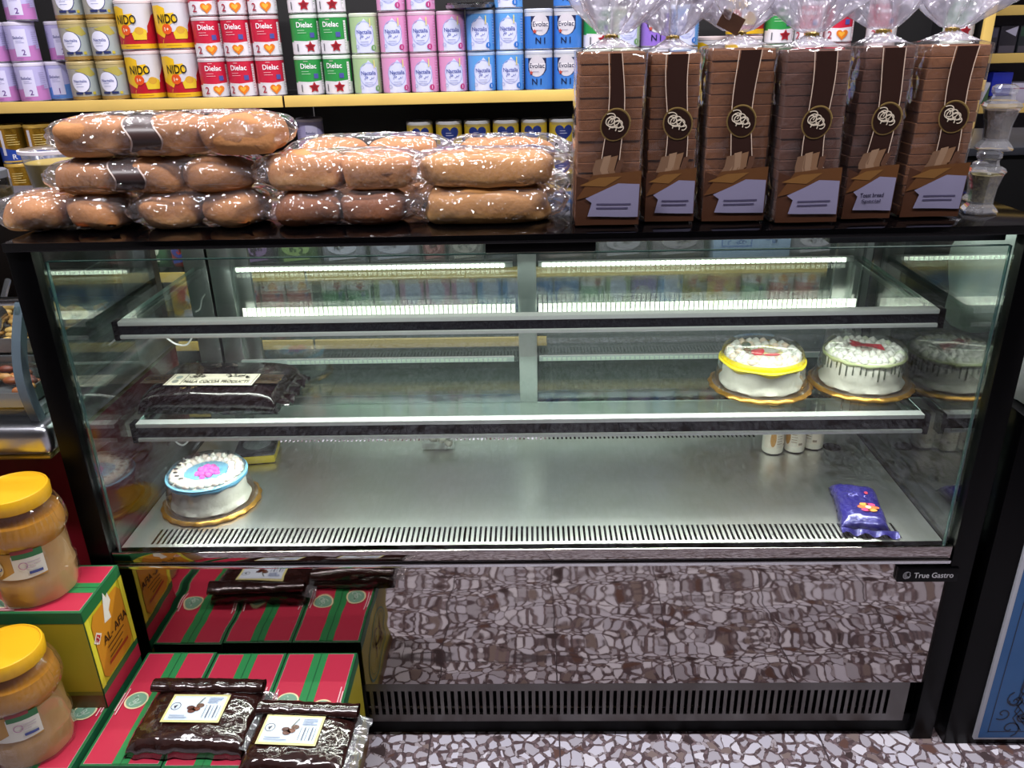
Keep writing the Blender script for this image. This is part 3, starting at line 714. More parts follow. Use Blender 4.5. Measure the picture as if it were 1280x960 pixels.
bag('bag of three dark buns with brown band, under the topmost bread bag', -.875, -.492, .125, ZB[1], .15, .066, [(-.118, .125, .061, .11), (.0, .122, .063, .11), (.118, .122, .061, .11)], 5, CR_MID, bandx=-.03, orange=(-.165, -.07), seam=.55)
bag('bag of two split long buns lying on the dark bun bag', -.482, -.185, .125, ZB[1], .15, .068, b2(.275, .064, .105), 6, CR_LIGHT, p=3.2, split=True)
bag('bag with one long roll stacked on another long roll', -.195, .078, .125, ZB[1], .15, .066, [(0, .236, .060, .105)], 7, CR_ROLL, p=3.4)
bag('topmost bag of three plump buns with a brown band', -.855, -.435, .13, ZB[2], .16, .074, [(-.135, .140, .067, .125), (.002, .135, .067, .125), (.135, .140, .069, .125)], 8, CR_MID, bandx=-.025, seam=.42)
bag('bag of buns lying in the back row under the emblem bag', -.49, -.16, .31, ZB[0], .15, .066, b2(.30, .062), 9, CR_MID)
bag('bag of buns with dark round emblem, behind the split long buns', -.47, -.155, .305, ZB[1], .15, .074, b2(.285, .066), 10, CR_LIGHT, emblem=True)
bag('bagged roll at bottom of the back row beside the tall loaves', -.14, .08, .31, ZB[0], .14, .064, [(0, .195, .058, .10)], 11, CR_ROLL)
bag('bagged roll behind the upper long roll, its emblem half showing', -.15, .085, .305, ZB[1], .14, .068, [(0, .20, .060, .10)], 12, CR_LIGHT, emblem=True)

# ------------------------------------------------------------------ six tall sliced loaves in printed bags
def toast(label, x0, x1, yf, h, seed, cr, lean=0., rz=0., flop=0.):
    w_ = x1-x0; d = .112; t = thing('sliced_loaf', label, 'bread', ((x0+x1)/2, yf+d/2, ZT+.001), rz, 'tall bagged loaves')
    rn = random.Random(seed); mb = MB(); n = 16; st = (h-.006)/n
    for i in range(n):
        ox, oy = (rn.random()-.5)*.0026, (rn.random()-.5)*.002; q = lean*i*st
        mb.box(-w_/2+.006+ox+q, w_/2-.006+ox+q, -d/2+.006+oy, d/2-.006+oy, .004+i*st, .004+(i+1)*st-.0003, cr, .0012, 1)
    mb.build('slices', t, 30)
    so = Vector((seed*3., seed*1.3, 0))
    zs = [0, .002]+[h*k/16 for k in range(1, 17)]+[h+.005, h+.010, h+.015, h+.019, h+.023, h+.029, h+.037, h+.048, h+.062, h+.078, h+.094]
    def f(u, v):
        i = min(int(u*(len(zs)-1)+.5), len(zs)-1); z = zs[i]; a = 2*PI*v; c, s = math.cos(a), math.sin(a)
        bxx = w_/2*math.copysign(abs(c)**.28, c); byy = d/2*math.copysign(abs(s)**.28, s)
        nk = h+.021; R_ = .009
        if i == 0: return Vector((bxx*.0, byy*.0, 0))
        if z <= h:
            p = Vector((bxx, byy, z)); k = 1+.022*mn.noise(p*24+so)+.014*abs(mn.noise(p*60+so)); x, y = bxx*k, byy*k
        elif z < nk+.003:
            q = (z-h)/(nk-h); q = min(1, q); q2 = q**.7; wr = 1+.14*math.sin(11*a+seed)*q
            x, y = (bxx*(1-q2)+c*R_*q2)*wr, (byy*(1-q2)+s*R_*q2)*wr
        else:
            q = (z-nk)/(h+.094-nk); rr = R_+(w_*.50)*q**.6; wr = 1+(.30*math.sin(7*a+seed*2)+.22*math.sin(12*a+seed*5))*min(1, q*1.6)
            x, y = c*rr*wr*1.1, s*rr*wr*.62; z = z+.018*math.sin(5*a+seed)*q; x += .02*math.sin(seed*2.3)*q+flop*q; z -= abs(flop)*q*q*.5
            pp = Vector((x, y, z)); x += .012*q*mn.noise(pp*40+so); y += .012*q*mn.noise(pp*40-so)
        return Vector((x+lean*min(z, h+.03), y, z))
    nb = 18; nt_ = len(zs)-1
    mb = MB(); mb.grid(lambda u, v: f(u*nb/nt_, v), nb, 84, TOASTFILM); mb.build('clear_bag', t, 180)
    mb = MB(); mb.grid(lambda u, v: f((nb+u*(nt_-nb))/nt_, v), nt_-nb, 110, NECKFILM); mb.build('gathered_neck', t, 180)
    mb = MB(); mb.lathe([(.0085, h+.017), (.012, h+.019), (.012, h+.024), (.0085, h+.026)], mat('#b99a4a', .3, .7), 20, cap0=False, cap1=False, cx=lean*h); mb.build('twist_tie', t)
    if seed == 33:
        mb = MB(); mb.box(-.020, .020, -.0008, .0008, -.014, .014, mat('#5a3a26', .4), fn=lambda v: Vector((v.x*.9+v.z*.4-.022, v.y-.028-v.z*.3, h+.040+v.z*.9-v.x*.45))); mb.build('brown_tag', t)
    wob = lambda z: .004*math.sin(z*26+seed*1.7)
    fr = lambda a, b, off: Vector((a+lean*b+wob(b)*(1 if b > .1 else 0), -d/2*1.02-.0035-off-.0012*math.sin(a*70+seed), b))
    ar = Art(fr, step=(.012, .02), eps=.0005); W2 = w_/2-.004
    bx = w_*.04; bw = .016 if seed != 31 else .013
    tp = h-.003; em = h*.60; lb = h*.345
    taper = .010 if seed == 31 else .018
    ar.poly([(bx-bw-.002, lb), (bx+bw+.002, lb), (bx+bw, em), (bx+taper, tp), (bx-taper+.002, tp), (bx-bw, em)], mat('#2c1a15', .3))
    for s_ in (-1, 1): ar.line([(bx+s_*(bw+.003), lb-.002), (bx+s_*(bw+.001), em), (bx+s_*(taper+.001), tp)], .0014, mat('#c9b3a0', .35), 0)
    ar.k += 1
    ex = bx; ar.ell(ex, em, .026, .027, mat('#6e5a34', .35)); ar.ell(ex, em, .0235, .0245, mat('#24140f', .3)); ar.ring(ex, em, .0265, .028, .0012, mat('#8d7646', .35), 30, .2, 2.2, 0); ar.k += 1
    ar.script(ex, em, .032, .036, '#c9bda9', .0016, 41, 11)
    # wheat and slices over a pale panel
    br = mat('#7b4320', .4); ar.poly([(-W2, .004), (W2, .004), (W2, .085), (W2*.3, .088), (-W2*.3, .078), (-W2, .092)], mat('#432718', .4))
    for k in range(4): ar.poly([(bx-.032+.013*k, .092), (bx-.026+.013*k, .118+.006*math.sin(k*1.1)), (bx-.012+.012*k, .121+.006*math.sin(k*1.1)), (bx-.014+.010*k, .090)], mat(('#6f5440', '#8a6f58', '#785a42', '#55392a')[k], .4), 0)
    ar.k += 1
    ar.poly([(-W2, .05), (-W2*.5, .092), (W2*.2, .096), (W2, .099), (W2, .07), (-W2*.2, .06)], mat('#5a381c', .4)); ar.poly([(-W2*.9, .075), (-W2*.3, .088), (W2*.4, .09), (-W2*.1, .072)], mat('#755128', .4))
    ar.poly([(-W2*.62, .020), (W2*.96, .018), (W2*.96, .076), (W2*.3, .078), (-W2*.15, .066), (-W2*.7, .052), (-W2*.5, .044)], mat('#807c96', .35))
    if seed == 35: ar.text('Toast bread', .004, .046, .0075, '#2b2740', .042); ar.text('Special', .004, .035, .0075, '#2b2740', .034)
    else: lines_ = [(.040, .5), (.033, .46)]; [ar.rect(-W2*.35, y_, -W2*.35+w_*q_, y_+.0028, mat('#4a4560', .4), 0) for y_, q_ in lines_]
    ar.mb.build('printed_design', t)
    return t
CRT = crust('#7b4f30', '#673f27', 30); CRT2 = crust('#5e3d30', '#4c3125', 30)
toast('tall bagged sliced loaf next to the long rolls, with narrow brown band', .094, .216, .036, 0.294, 31, CRT, lean=.02)
toast('second tall bagged loaf from the long rolls, its emblem crossed by a crease', .222, .318, .056, 0.290, 32, CRT, flop=.02)
toast('third tall bagged loaf from the long rolls, before the yellow red milk tin', .324, .443, .050, 0.294, 33, CRT, flop=-.01)
toast('dull dark tall bagged loaf with small writing, fourth from the long rolls', .450, .566, .028, 0.290, 34, CRT2, lean=-.02)
toast('dull dark tall bagged loaf with bold writing on its pale panel', .574, .668, .050, 0.292, 35, CRT2, lean=.03)
toast('tall bagged sliced loaf beside the glass spice jars', .680, .792, .056, 0.292, 36, CRT, lean=.05)

# ------------------------------------------------------------------ glass spice jars at the right end of the case top
HERB = mat('#554530', .8, var=.5, vscale=140, bump=.004, bscale=160); HERB2 = mat('#7d7347', .8, var=.5, vscale=120, bump=.004, bscale=150)
def flask(label, x, y, z, s, herb, ph=.3, kids=True):
    t = thing('spice_jar', label, 'jar', (x, y, z), ph, 'glass spice jars')
    sq = lambda a, i, zz: 1/max(abs(math.cos(((a+PI/6) % (PI/3))-PI/6)), .5)
    mb = MB(); P = [(.034, 0), (.036, .004), (.030, .012), (.024, .018), (.024, .028), (.026, .05), (.033, .076), (.037, .082), (.034, .088), (.026, .092)]
    mb.lathe([(a*s, b*s) for a, b in P], CRYSTAL, 6, cap0=True, ph=0); mb.build('glass_body', t, 20)
    mb = MB(); mb.lathe([(.021*s, .022*s), (.022*s, .03*s), (.0235*s, .05*s), (.030*s, .075*s)], herb, 6); mb.build('dried_herbs', t, 20)
    mb = MB(); mb.lathe([(.022*s, .0925*s), (.020*s, .10*s), (.020*s, .104*s), (.0235*s, .108*s), (.0235*s, .116*s), (.016*s, .121*s), (.0, .122*s)], CRYSTAL, 12, cap1=False); mb.build('stopper', t, 20)
    return t
jx, jy = .852, .10
flask('hexagonal glass jar of green herbs, lower of the tall stacked pair', jx, jy, ZT+.0005, .92, HERB2)
flask('hexagonal glass jar of brown herbs, stacked upper jar at right', jx+.004, jy, ZT+.0005+.122*.92, .92, HERB)
flask('small glass jar standing between the last loaf and the stacked pair', jx-.052, jy+.075, ZT+.0005, .80, HERB2, .1)
flask('low glass jar behind the stacked glass pair', jx+.045, jy+.11, ZT+.0005, .62, HERB, .5)

# ------------------------------------------------------------------ cakes under clear domes
CREAM = mat('#ece9dc', .5, bump=.0015, bscale=70); CREAMW = mat('#f1efe8', .5); BOARDG = mat('#b98a3c', .28, .75)
def cake(label, x, y, z, R, Hc, Hd, seed):
    t = thing('domed_cake', label, 'cake', (x, y, z), 0, 'cakes under clear domes')
    mb = MB(); mb.lathe([(R*.2, .0), (R*.98, .0), (R*1.0, .003), (R*.99, .006), (R*.93, .010), (R*.90, .006)], BOARDG, 96, rm=lambda a, i, zz: 1+.014*math.sin(20*a)*(1 if i in (1, 2, 3) else 0)); mb.build('gold_board', t, 50)
    rc = R*.735
    mb = MB(); mb.lathe([(rc*1.06, .008), (rc*1.09, .013), (rc*1.02, .02), (rc, .03), (rc, Hc-.006), (rc*.96, Hc), (0.001, Hc)], CREAM, 64, rm=lambda a, i, zz: 1+.012*math.sin(9*a+i*2+seed)); mb.build('cake_body', t, 60)
    mb = MB(); rb, rt = R*.885, R*.745
    prof = [(rb+.006, .010), (rb, .011), (rb*.99, .02), (rt*1.06, Hd-.020), (rt*1.03, Hd-.010), (rt*.95, Hd-.002), (rt*.6, Hd+.001), (0.001, Hd+.002)]
    mb.lathe(prof, DOME, 72, rm=lambda a, i, zz: 1+(.006*math.cos(36*a) if i in (1, 2, 3) else 0), cap0=False, cap1=False); mb.build('clear_dome', t, 50)
    return t, rc
def rosettes(t, rc, z, n, cols, r, seed, rad=.82):
    rn = random.Random(seed); mb = MB()
    for i in range(n):
        a = 2*PI*i/n+rn.random()*.1; q = rad*rc+(rn.random()-.5)*.006
        mb.lathe([(r, 0), (r*1.15, r*.35), (r*.8, r*.9), (r*.3, r*1.3), (.0004, r*1.45)], cols[i % len(cols)], 14, rm=lambda a_, i_, z_: 1+.14*math.cos(6*a_+z_*300), cx=q*math.cos(a), cy=q*math.sin(a), fn=lambda v: v+Vector((0, 0, z)))
    return mb.build('cream_rosettes', t, 60)
YEL = mat('#efd400', .45); BLUE = mat('#63a9cf', .45); PINK = mat('#d445b4', .5); REDI = mat('#d8263c', .45); PALEG = mat('#c6cf9a', .5)
def dripband(t, rc, ztop, depth, wave, m, n=9, name='icing_band', th=.004):
    mb = MB()
    mb.grid(lambda u, v: Vector(((rc+th*math.sin(PI*min(1, .12+.88*v))+.001)*math.cos(2*PI*u), (rc+th*math.sin(PI*min(1, .12+.88*v))+.001)*math.sin(2*PI*u), ztop-v*(depth+wave*math.sin(n*2*PI*u)))), 96, 6, m)
    return mb.build(name, t, 60)
t, rc = cake('white cake with yellow icing band under dome on the lower glass shelf', .546, .318, .765, .117, .080, .100, 1)
dripband(t, rc, .080, .024, .004, YEL, 7, th=.008); dripband(t, rc, .071, .012, .004, mat('#f6e63a', .45), 7, th=.011)
rosettes(t, rc, .079, 26, [CREAMW, CREAMW, mat('#f0d9c4', .5)], .0085, 3, .86)
rosettes(t, rc*.7, .079, 17, [CREAMW, CREAMW, mat('#f0d9c4', .5)], .0085, 4, .86)
mb = MB(); mb.blob((-.012, -.005, .084), .016, .012, .008, REDI, 14, 8, 2, .3, 90); mb.blob((.016, -.018, .083), .020, .004, .003, REDI, 12, 8, 2, .2, 90); mb.blob((-.035, .006, .084), .009, .008, .007, mat('#6a4a20', .4), 12, 8)
mb.build('red_topping', t, 60)
mb = MB(); mb.lathe([(.026, .080), (.03, .082), (.028, .085), (.018, .0825)], mat('#e8d98a', .4), 24, cap0=False, cap1=False, cx=.02, cy=.01); mb.blob((-.03, .035, .087), .011, .010, .009, mat('#54695a', .5), 12, 8, 2, .3, 80); mb.build('topping', t, 60)
t, rc = cake('white cake with dark drips and red ribbon under dome on the lower glass shelf', .779, .322, .765, .117, .080, .101, 2)
mb = MB(); rn = random.Random(4)
for i in range(40):
    a = 2*PI*i/40+rn.random()*.05; dl = .014+.026*rn.random()
    c, s_ = math.cos(a), math.sin(a); rr = rc*1.012
    mb.tube([(rr*c, rr*s_, .073), (rr*c*1.008, rr*s_*1.008, .073-dl*.6), (rr*c*1.01, rr*s_*1.01, .073-dl)], [.0017, .0019, .0016], mat('#5d6350', .35), 6)
mb.build('icing_drips', t, 60); dripband(t, rc, .080, .010, .002, PALEG, 13)
rosettes(t, rc, .079, 28, [CREAMW, CREAMW, mat('#e4ead0', .5)], .0085, 5, .87)
rosettes(t, rc*.72, .079, 20, [CREAMW], .0085, 8, .87)
rosettes(t, rc*.4, .079, 10, [CREAMW], .0085, 9, .8)
mb = MB(); mb.grid(lambda u, v: Vector((-.030+.062*u, .012-.034*u+.012*math.sin(u*3)+.026*(v-.5)*(1-.5*u*(1-u)*4*.6), .096+.003*math.sin(u*5+v*2))), 12, 4, REDI); mb.grid(lambda u, v: Vector((-.030+.062*u, .012-.034*u+.012*math.sin(u*3)+.026*(v-.5)*(1-.5*u*(1-u)*4*.6), .092)), 12, 4, REDI); mb.build('red_ribbon', t, 60)
t, rc = cake('white cake with sky blue border and pink flower on the case floor', -.742, .205, ZD+.0005, .113, .079, .096, 3)
dripband(t, rc, .079, .016, .002, BLUE, 11, th=.007); dripband(t, rc, .081, .007, .001, mat('#7dbbd8', .45), 11, th=.008)
mb = MB(); mb.lathe([(rc*.62, .0785), (rc*.6, .080), (.0004, .081)], BLUE, 32); mb.build('blue_icing', t, 60)
rosettes(t, rc, .079, 30, [CREAMW, mat('#f0ddd4', .5)], .0085, 6, .88)
rosettes(t, rc*.8, .079, 24, [CREAMW, mat('#f0ddd4', .5)], .0075, 7, .88)
mb = MB(); rn = random.Random(9)
for k in range(16):
    a = k*2.4; q = .0030*math.sqrt(k)*2.2
    mb.blob((q*math.cos(a)+.004, q*math.sin(a)-.004, .088-.0006*k), .008, .008, .007, PINK, 10, 7, 2, .35, 120, k)
mb.build('pink_flower', t, 60)
mb = MB()
for k in range(9):
    a = 1.9+k*.28; mb.blob((rc*.8*math.cos(a), rc*.8*math.sin(a), .0935), .006, .003, .0015, mat('#2e2020', .4), 8, 6)
mb.build('chocolate_shavings', t, 60)

# ------------------------------------------------------------------ pillow packs
def pack(mb, L, W, H, m, seed=1, flatness=.35, amp=.05, n=30, fr=28, edge=.0):
    """sealed soft pack: domed slab with wrinkled film, base at z=0"""
    so = Vector((seed*4.7, seed*1.9, seed*3.3))
    def hgt(x, y):
        return (max(0, 1-abs(x)**5)*max(0, 1-abs(y)**5))**flatness
    def f(u, v, top):
        x, y = -1+2*u, -1+2*v; x = math.copysign(abs(x)**.75, x); y = math.copysign(abs(y)**.75, y)
        h = hgt(x, y); p = Vector((x*L/2, y*W/2, 0)); k = mn.noise(p*fr+so)*.6+abs(mn.noise(p*fr*2.4-so))*.6
        bul = 1-.06*h*0
        z = H*h*(1+amp*k*1.6)+.003 if top else .003*(1-h)
        e = 1-h
        return Vector((p.x*(1-.03*h)+amp*.06*k*e, p.y*(1-.03*h)+amp*.06*mn.noise(p*60+so)*e, z+(.004*mn.noise(p*70+so)*e if top else .004*mn.noise(p*70+so)*e)))
    mb.grid(lambda u, v: f(u, v, 1), n, n, m); mb.grid(lambda u, v: f(u, v, 0), n, n, m)
def packtop(L, W, H, lift=.002):
    return lambda a, b, off: Vector((a, b, H+lift+off))
DATEFILM = mat('#2a1512', .12, 0, var=.35, vscale=60, bump=.003, bscale=30, spec=.8, coat=.6)
def datepack(label, x, y, z, L, W, H, rz, seed, lx=0, ly=0):
    t = thing('date_pack', label, 'packet', (x, y, z), rz, 'vacuum packs of pressed dates')
    mb = MB(); pack(mb, L, W, H, DATEFILM, seed, .3, .09, 40, 30); mb.build('pressed_dates', t, 180, weld=1e-6)
    mb = MB(); n = 24
    mb.grid(lambda u, v: Vector((-L*.49+L*.98*u, W*.40+.017*math.cos(2*PI*v)*(1+.2*mn.noise(Vector((u*14, v*4, seed)))), H+.006+.011*math.sin(2*PI*v)*(1+.25*mn.noise(Vector((u*18, v*5, seed)))))), 40, 14, DATEFILM); mb.build('rolled_seam', t, 180)
    mb = MB(); mb.grid(lambda u, v: Vector((L*.46+.03*u, -W*.46+W*.92*v, .012+H*.3*(1-u)+.006*math.sin(v*22+seed)*u)), 5, 40, sheet('seal_film', (.5, .45, .45), .12, .1, haze=.12, bump=.004, bscale=50)); mb.build('clear_seal', t, 180)
    a = Art(packtop(L, W, H*1.13, .002), eps=.0004); lw, lh = .058, .036
    a.rect(lx-lw, ly-lh, lx+lw, ly+lh, '#cfc98a'); a.rect(lx-lw+.005, ly-lh+.005, lx+lw-.005, ly+lh-.005, '#c9d6e4')
    a.ring(lx-.042, ly+.004, .010, .010, .0013, '#3a3a44'); a.poly([(lx-.046, ly+.004), (lx-.042, ly-.003), (lx-.038, ly+.008)], '#3a3a44')
    for q, (dx, dy) in enumerate(((0, -.008), (.008, -.003), (-.004, .0), (.013, .006))): a.ell(lx-.006+dx, ly+dy, .008, .0055, ('#5a2a1c', '#6e3a24', '#4a2016', '#5f4030')[q], 16, 0)
    a.k += 1; a.line([(lx, ly+.006), (lx+.006, ly+.020), (lx+.010, ly+.026)], .002, '#5a5a4a')
    for q in range(5): a.rect(lx+.020+.007*q, ly-.026, lx+.0208+.007*q+(.001 if q % 2 else 0), ly+.006, '#3a3f58', 0)
    lines(a_wrap(a), lx+.034, ly+.024, .030, 4, '#6f7fa8', .004, .0016); lines(a_wrap(a), lx-.02, ly-.022, .05, 2, '#7f8cab', .005, .0016)
    a.mb.build('paper_label', t); return t
def a_wrap(a):
    a.H = 1.; return a
D1 = [at(*p, Z=.305) for p in ((163, 930), (292, 930), (336, 862), (194, 858))]
D2 = [at(*p, Z=.305) for p in ((302, 940), (432, 945), (450, 893), (322, 890))]
c1 = sum(D1, Vector())/4; c2 = sum(D2, Vector())/4
print('date packs', c1, c2, [tuple(round(x, 3) for x in p) for p in D1+D2])

# cocoa slab on the left of the middle shelf
t = thing('cocoa_packet', 'dark brown flat packet with cream label on the lower glass shelf', 'packet', (-.705, .29, .7655), math.radians(-2))
CW = mat('#160b0e', .2, 0, var=.3, vscale=40, bump=.0015, bscale=30, coat=.3)
mb = MB(); pack(mb, .318, .205, .055, CW, 21, .22, .03, 40, 18); mb.build('wrapper', t, 180, weld=1e-6)
mb = MB(); mb.grid(lambda u, v: Vector((.150+.032*u, -.085+.17*v, .026-.012*u+.008*math.sin(v*25)*u)), 5, 30, CW); mb.build('end_seal', t, 180)
ctop = packtop(.315, .20, .0575, .001); a = Art(lambda u, v, o: ctop((u-.004)*1.15, v*1.15-.024, o), eps=.0004)
for s_ in (-1, 1):
    a.rect(s_*.112-.026, -.03, s_*.112+.026, .014, '#3a2a1c', 0)
    for k in range(5): a.ring(s_*.112-.018+.009*k, -.008+.004*math.sin(k), .009, .009, .002, '#b59a3c', 16, 0, 6.28, 0)
a.k += 1
a.rect(-.088, -.042, .092, .018, '#17110f'); a.rect(-.086, -.040, .090, .016, '#e6e0cc'); a.ring(0, 0, 0, 0, 0, '#e6e0cc') if 0 else None
a.rect(-.083, -.037, -.0815, .013, '#6a6258', 0); a.rect(.0855, -.037, .087, .013, '#6a6258', 0); a.rect(-.056, -.037, -.0545, .013, '#3a342e', 0); a.rect(-.0545, -.0125, .0855, -.0113, '#6a6258')
a.ell(-.069, -.003, .007, .008, '#9aa39a'); a.ell(-.069, -.024, .006, .008, '#8a8f86')
a.text('HALA COCOA PRODUCTS', .015, -.025, .0135, '#1c1814', .130)
a.script(-.025, .002, .05, .015, '#1c1814', .0019, 11, 11); a.script(.05, .002, .06, .015, '#1c1814', .0019, 15, 12)
a.k += 1; a.script(.0, .055, .07, .016, '#6a5a52', .0014, 22, 9); a.script(-.03, -.06, .05, .01, '#8a7440', .0014, 23, 7)
a.mb.build('paper_label', t)

# purple sachet, bottles, tubs on the case floor
t = thing('purple_sachet', 'purple foil packet with orange flower near the front right corner of case floor', 'packet', (.740, .135, ZD+.0005), math.radians(-10))
PUR = mat('#2b2672', .22, .25, var=.2, vscale=25, bump=.002, bscale=35, coat=.3)
mb = MB(); pack(mb, .098, .180, .026, PUR, 31, .4, .10, 30, 26); mb.build('foil', t, 180, weld=1e-6)
mb = MB(); mb.grid(lambda u, v: Vector((-.05+.115*u, -.086-.018*v, .010-.004*v+.005*math.sin(u*19)*v)), 24, 4, PUR); mb.build('crimped_end', t, 180)
a = Art(packtop(.098, .18, .0285), eps=.0004)
for k in range(6): a.ell(.012+.013*math.cos(k*1.05), -.030+.013*math.sin(k*1.05), .010, .006, ('#d8602c', '#c43a6a', '#e08a3c')[k % 3], 14, 0)
a.k += 1; a.ell(.012, -.03, .006, .006, '#e3c9a0'); a.script(-.0, .02, .05, .02, '#8a86d0', .0014, 7, 6); a.ell(.018, .03, .004, .006, '#b03a4a'); a.mb.build('printed_flower', t)

def bottle(label, x, y, rz):
    t = thing('milk_bottle', label, 'bottle', (x, y, ZD+.0005), rz, 'small white bottles')
    mb = MB(); mb.lathe([(.022, 0), (.026, .003), (.0265, .02), (.0265, .075), (.024, .088), (.016, .102), (.0155, .112)], mat('#e8e4d6', .3), 28); mb.build('bottle_body', t)
    mb = MB(); mb.lathe([(.017, .108), (.0175, .110), (.0175, .123), (.016, .125)], mat('#e3ded0', .35), 24); mb.build('screw_cap', t)
    a = Art(cyl(.0266, 0), step=.006, eps=.0003); a.rect(-.036, .018, .036, .074, '#e9dfcf'); a.rect(-.004, .02, .012, .072, '#d9d3c6'); a.ell(-.013, .045, .007, .022, '#b98a4a'); a.rect(.014, .024, .024, .03, '#9a8a7a', 0); lines(a_wrap(a), .004, .066, .014, 6, '#a08c78', .007, .002); a.mb.build('bottle_label', t)
bottle('small white bottle with oval tan mark, nearest the slot row end', .628, .425, .2)
bottle('small white bottle between two others on the case floor', .685, .432, -.5)
bottle('small white bottle nearest the floor drain in the case', .737, .448, -.9)
t = thing('clear_food_box', 'small clear plastic box of pale food at the back centre of case floor', 'container', (-.232, .478, ZD+.0005))
mb = MB(); PB = sheet('clear_box', (.9, .92, .9), .08, .05, haze=.12, power=3)
mb.box(-.044, .044, -.03, .03, 0, .045, PB, .006); mb.box(-.05, .05, -.036, .036, .044, .048, PB, .002); mb.build('plastic_tub', t)
mb = MB(); rn = random.Random(3)
for k in range(16): mb.blob(((rn.random()-.5)*.07, (rn.random()-.5)*.045, .010+rn.random()*.022), .011, .009, .009, mat(('#8f8a78', '#c9c59a', '#d9d6c4', '#b9b39a')[k % 4], .6), 10, 7, 2, .3, 80, k)
o = mb.build('pale_food', t); o['kind'] = 'stuff'
t = thing('dark_lunch_tin', 'dark tin with yellow side and silver disc behind the blue bordered cake', 'container', (-.70, .43, ZD+.0005), math.radians(8))
mb = MB(); mb.box(-.05, .05, -.05, .05, 0, .022, mat('#b8a638', .4), .006); mb.build('yellow_base', t)
mb = MB(); mb.box(-.051, .051, -.051, .051, .022, .034, mat('#2b2c30', .25), .005); mb.build('dark_lid', t)
mb = MB(); mb.lathe([(.036, .034), (.036, .0352), (.02, .0362), (.001, .0362)], mat('#9fa3a6', .25, .8), 32); mb.build('silver_disc', t)

# ------------------------------------------------------------------ oil cartons by the case
GRN = '#1f6a38'; CRED = '#b82b45'; CYEL = '#cdbf2a'; CORG = '#cf8a22'
def carton(label, x, y, z, H, rz):
    L, W = .31, .157; t = thing('oil_carton', label, 'box', (x, y, z), rz, 'red topped oil cartons')
    mb = MB(); mb.box(-W/2, W/2, -L/2, L/2, 0, H, mat('#1b5a36', .45), .0025); mb.build('carton_body', t)
    a = Art(flat((0, 0, H), (1, 0, 0), (0, 1, 0)), eps=.0003, rough=.4); hw, hl = W/2-.002, L/2-.002
    a.rect(-hw, -hl, hw, hl, GRN); a.rect(-hw+.004, -hl+.003, hw-.004, hl-.003, '#b98a90'); a.rect(-hw+.005, -hl+.004, hw-.005, hl-.004, CRED); a.rect(-.017, -hl+.003, .015, hl-.003, '#2a8046'); a.rect(-.0012, -hl, .0012, hl, '#1d5c34')
    for sx, sy in ((-.040, .010), (.036, -.010)):
        a.ell(sx, sy, .024, .024, '#e0d5a8', 28); a.ell(sx, sy, .0205, .0205, '#76a088', 28); a.script(sx, sy, .03, .026, '#b9d0c0', .0018, 8, 6)
    for s_, o_ in ((-1, .005), (1, .012)):
        for k in range(2): a.rect(s_*(.066+.0055*k)-.0012, o_-.036+.01*k, s_*(.066+.0055*k)+.0012, o_+.036-.012*k, '#e3b9bd', 0)
    a.mb.build('printed_top', t)
    for nm, o_, u, w2 in (('front', (0, -L/2, 0), (1, 0, 0), W), ('back', (0, L/2, 0), (-1, 0, 0), W)):
        a = Art(flat(o_, u, (0, 0, 1)), eps=.0003, rough=.4); q = w2/2-.001
        a.rect(-q, .05, q, H-.026, CYEL); a.rect(-q, H-.026, q, H-.001, GRN); a.rect(-q, .001, q, .035, CRED); a.rect(-q, .035, q, .050, GRN); a.rect(-q, .05, -q+.014, H-.026, '#e2d83a', 0); a.rect(q-.014, .05, q, H-.026, '#e2d83a', 0); a.k += 1
        a.poly([(-q+.016, .07), (-q+.03, .056), (q-.03, .056), (q-.016, .07), (q-.016, H-.05), (q-.03, H-.032), (-q+.03, H-.032), (-q+.016, H-.05)], CORG)
        a.poly([(-.018, H-.075), (-.006, H-.03), (.0, H-.012), (.008, H-.03), (.014, H-.022), (.02, H-.045), (.006, H-.06), (.008, H-.08)], '#e6e2d6')
        a.poly([(-.068, H-.085), (-.052, H-.07), (-.036, H-.085), (-.052, H-.10)], '#ecd9c9'); a.poly([(-.062, H-.085), (-.052, H-.075), (-.042, H-.085), (-.052, H-.095)], '#c0262e'); a.script(-.052, H-.085, .014, .014, '#f0e0d0', .0016, 3, 5)
        a.text('AL- AFIA', .012, H-.107, .020, '#3a2412', .098)
        for k in range(4): a.line([(-.03+.004*(k % 2), H-.128-.012*k), (.012, H-.127-.012*k), (.040-.008*k, H-.126-.012*k)], .0032, '#5f3a16', 0)
        a.k += 1; a.rect(-.036, .078, .044, .085, '#a03a1c'); a.mb.build('printed_end', t)
    for s_ in (-1, 1):
        a = Art(flat((s_*W/2, 0, 0), (0, s_, 0), (0, 0, 1)), eps=.0003, rough=.4); q = L/2-.001
        a.rect(-q, .035, q, H-.026, '#b3a52a'); a.rect(-q, H-.026, q, H-.001, '#1d6440'); a.rect(-q, .001, q, .035, '#6a4a1e'); a.rect(-q, .035, q, .045, '#7c7a24')
        if s_ > 0: a.ring(.0, H*.5, .11, .075, .006, '#3f7f70', 36); a.ring(.0, H*.5, .09, .058, .003, '#7d8a3c', 36); a.script(-.02, H*.5, .12, .09, '#6a3f1a', .006, 19, 8)
        a.rect(-.10, H*.42, -.07, H*.425, '#4a3a12', 0); a.rect(-.10, H*.46, -.07, H*.465, '#4a3a12', 0); a.mb.build('printed_side', t)
    return t
Hb = .2735
carton('red topped carton under the upright one, beneath the yellow lidded jars', -.946, -.178, 0, Hb, 0)
carton('red topped carton beside the lettered carton, under the wide date pack', -.776, -.168, 0, Hb, 0)
carton('red topped carton in the middle, date pack lying over its front corner', -.617, -.172, 0, Hb, 0)
carton('red topped carton at the open floor end, smaller date pack on it', -.459, -.172, 0, Hb, 0)
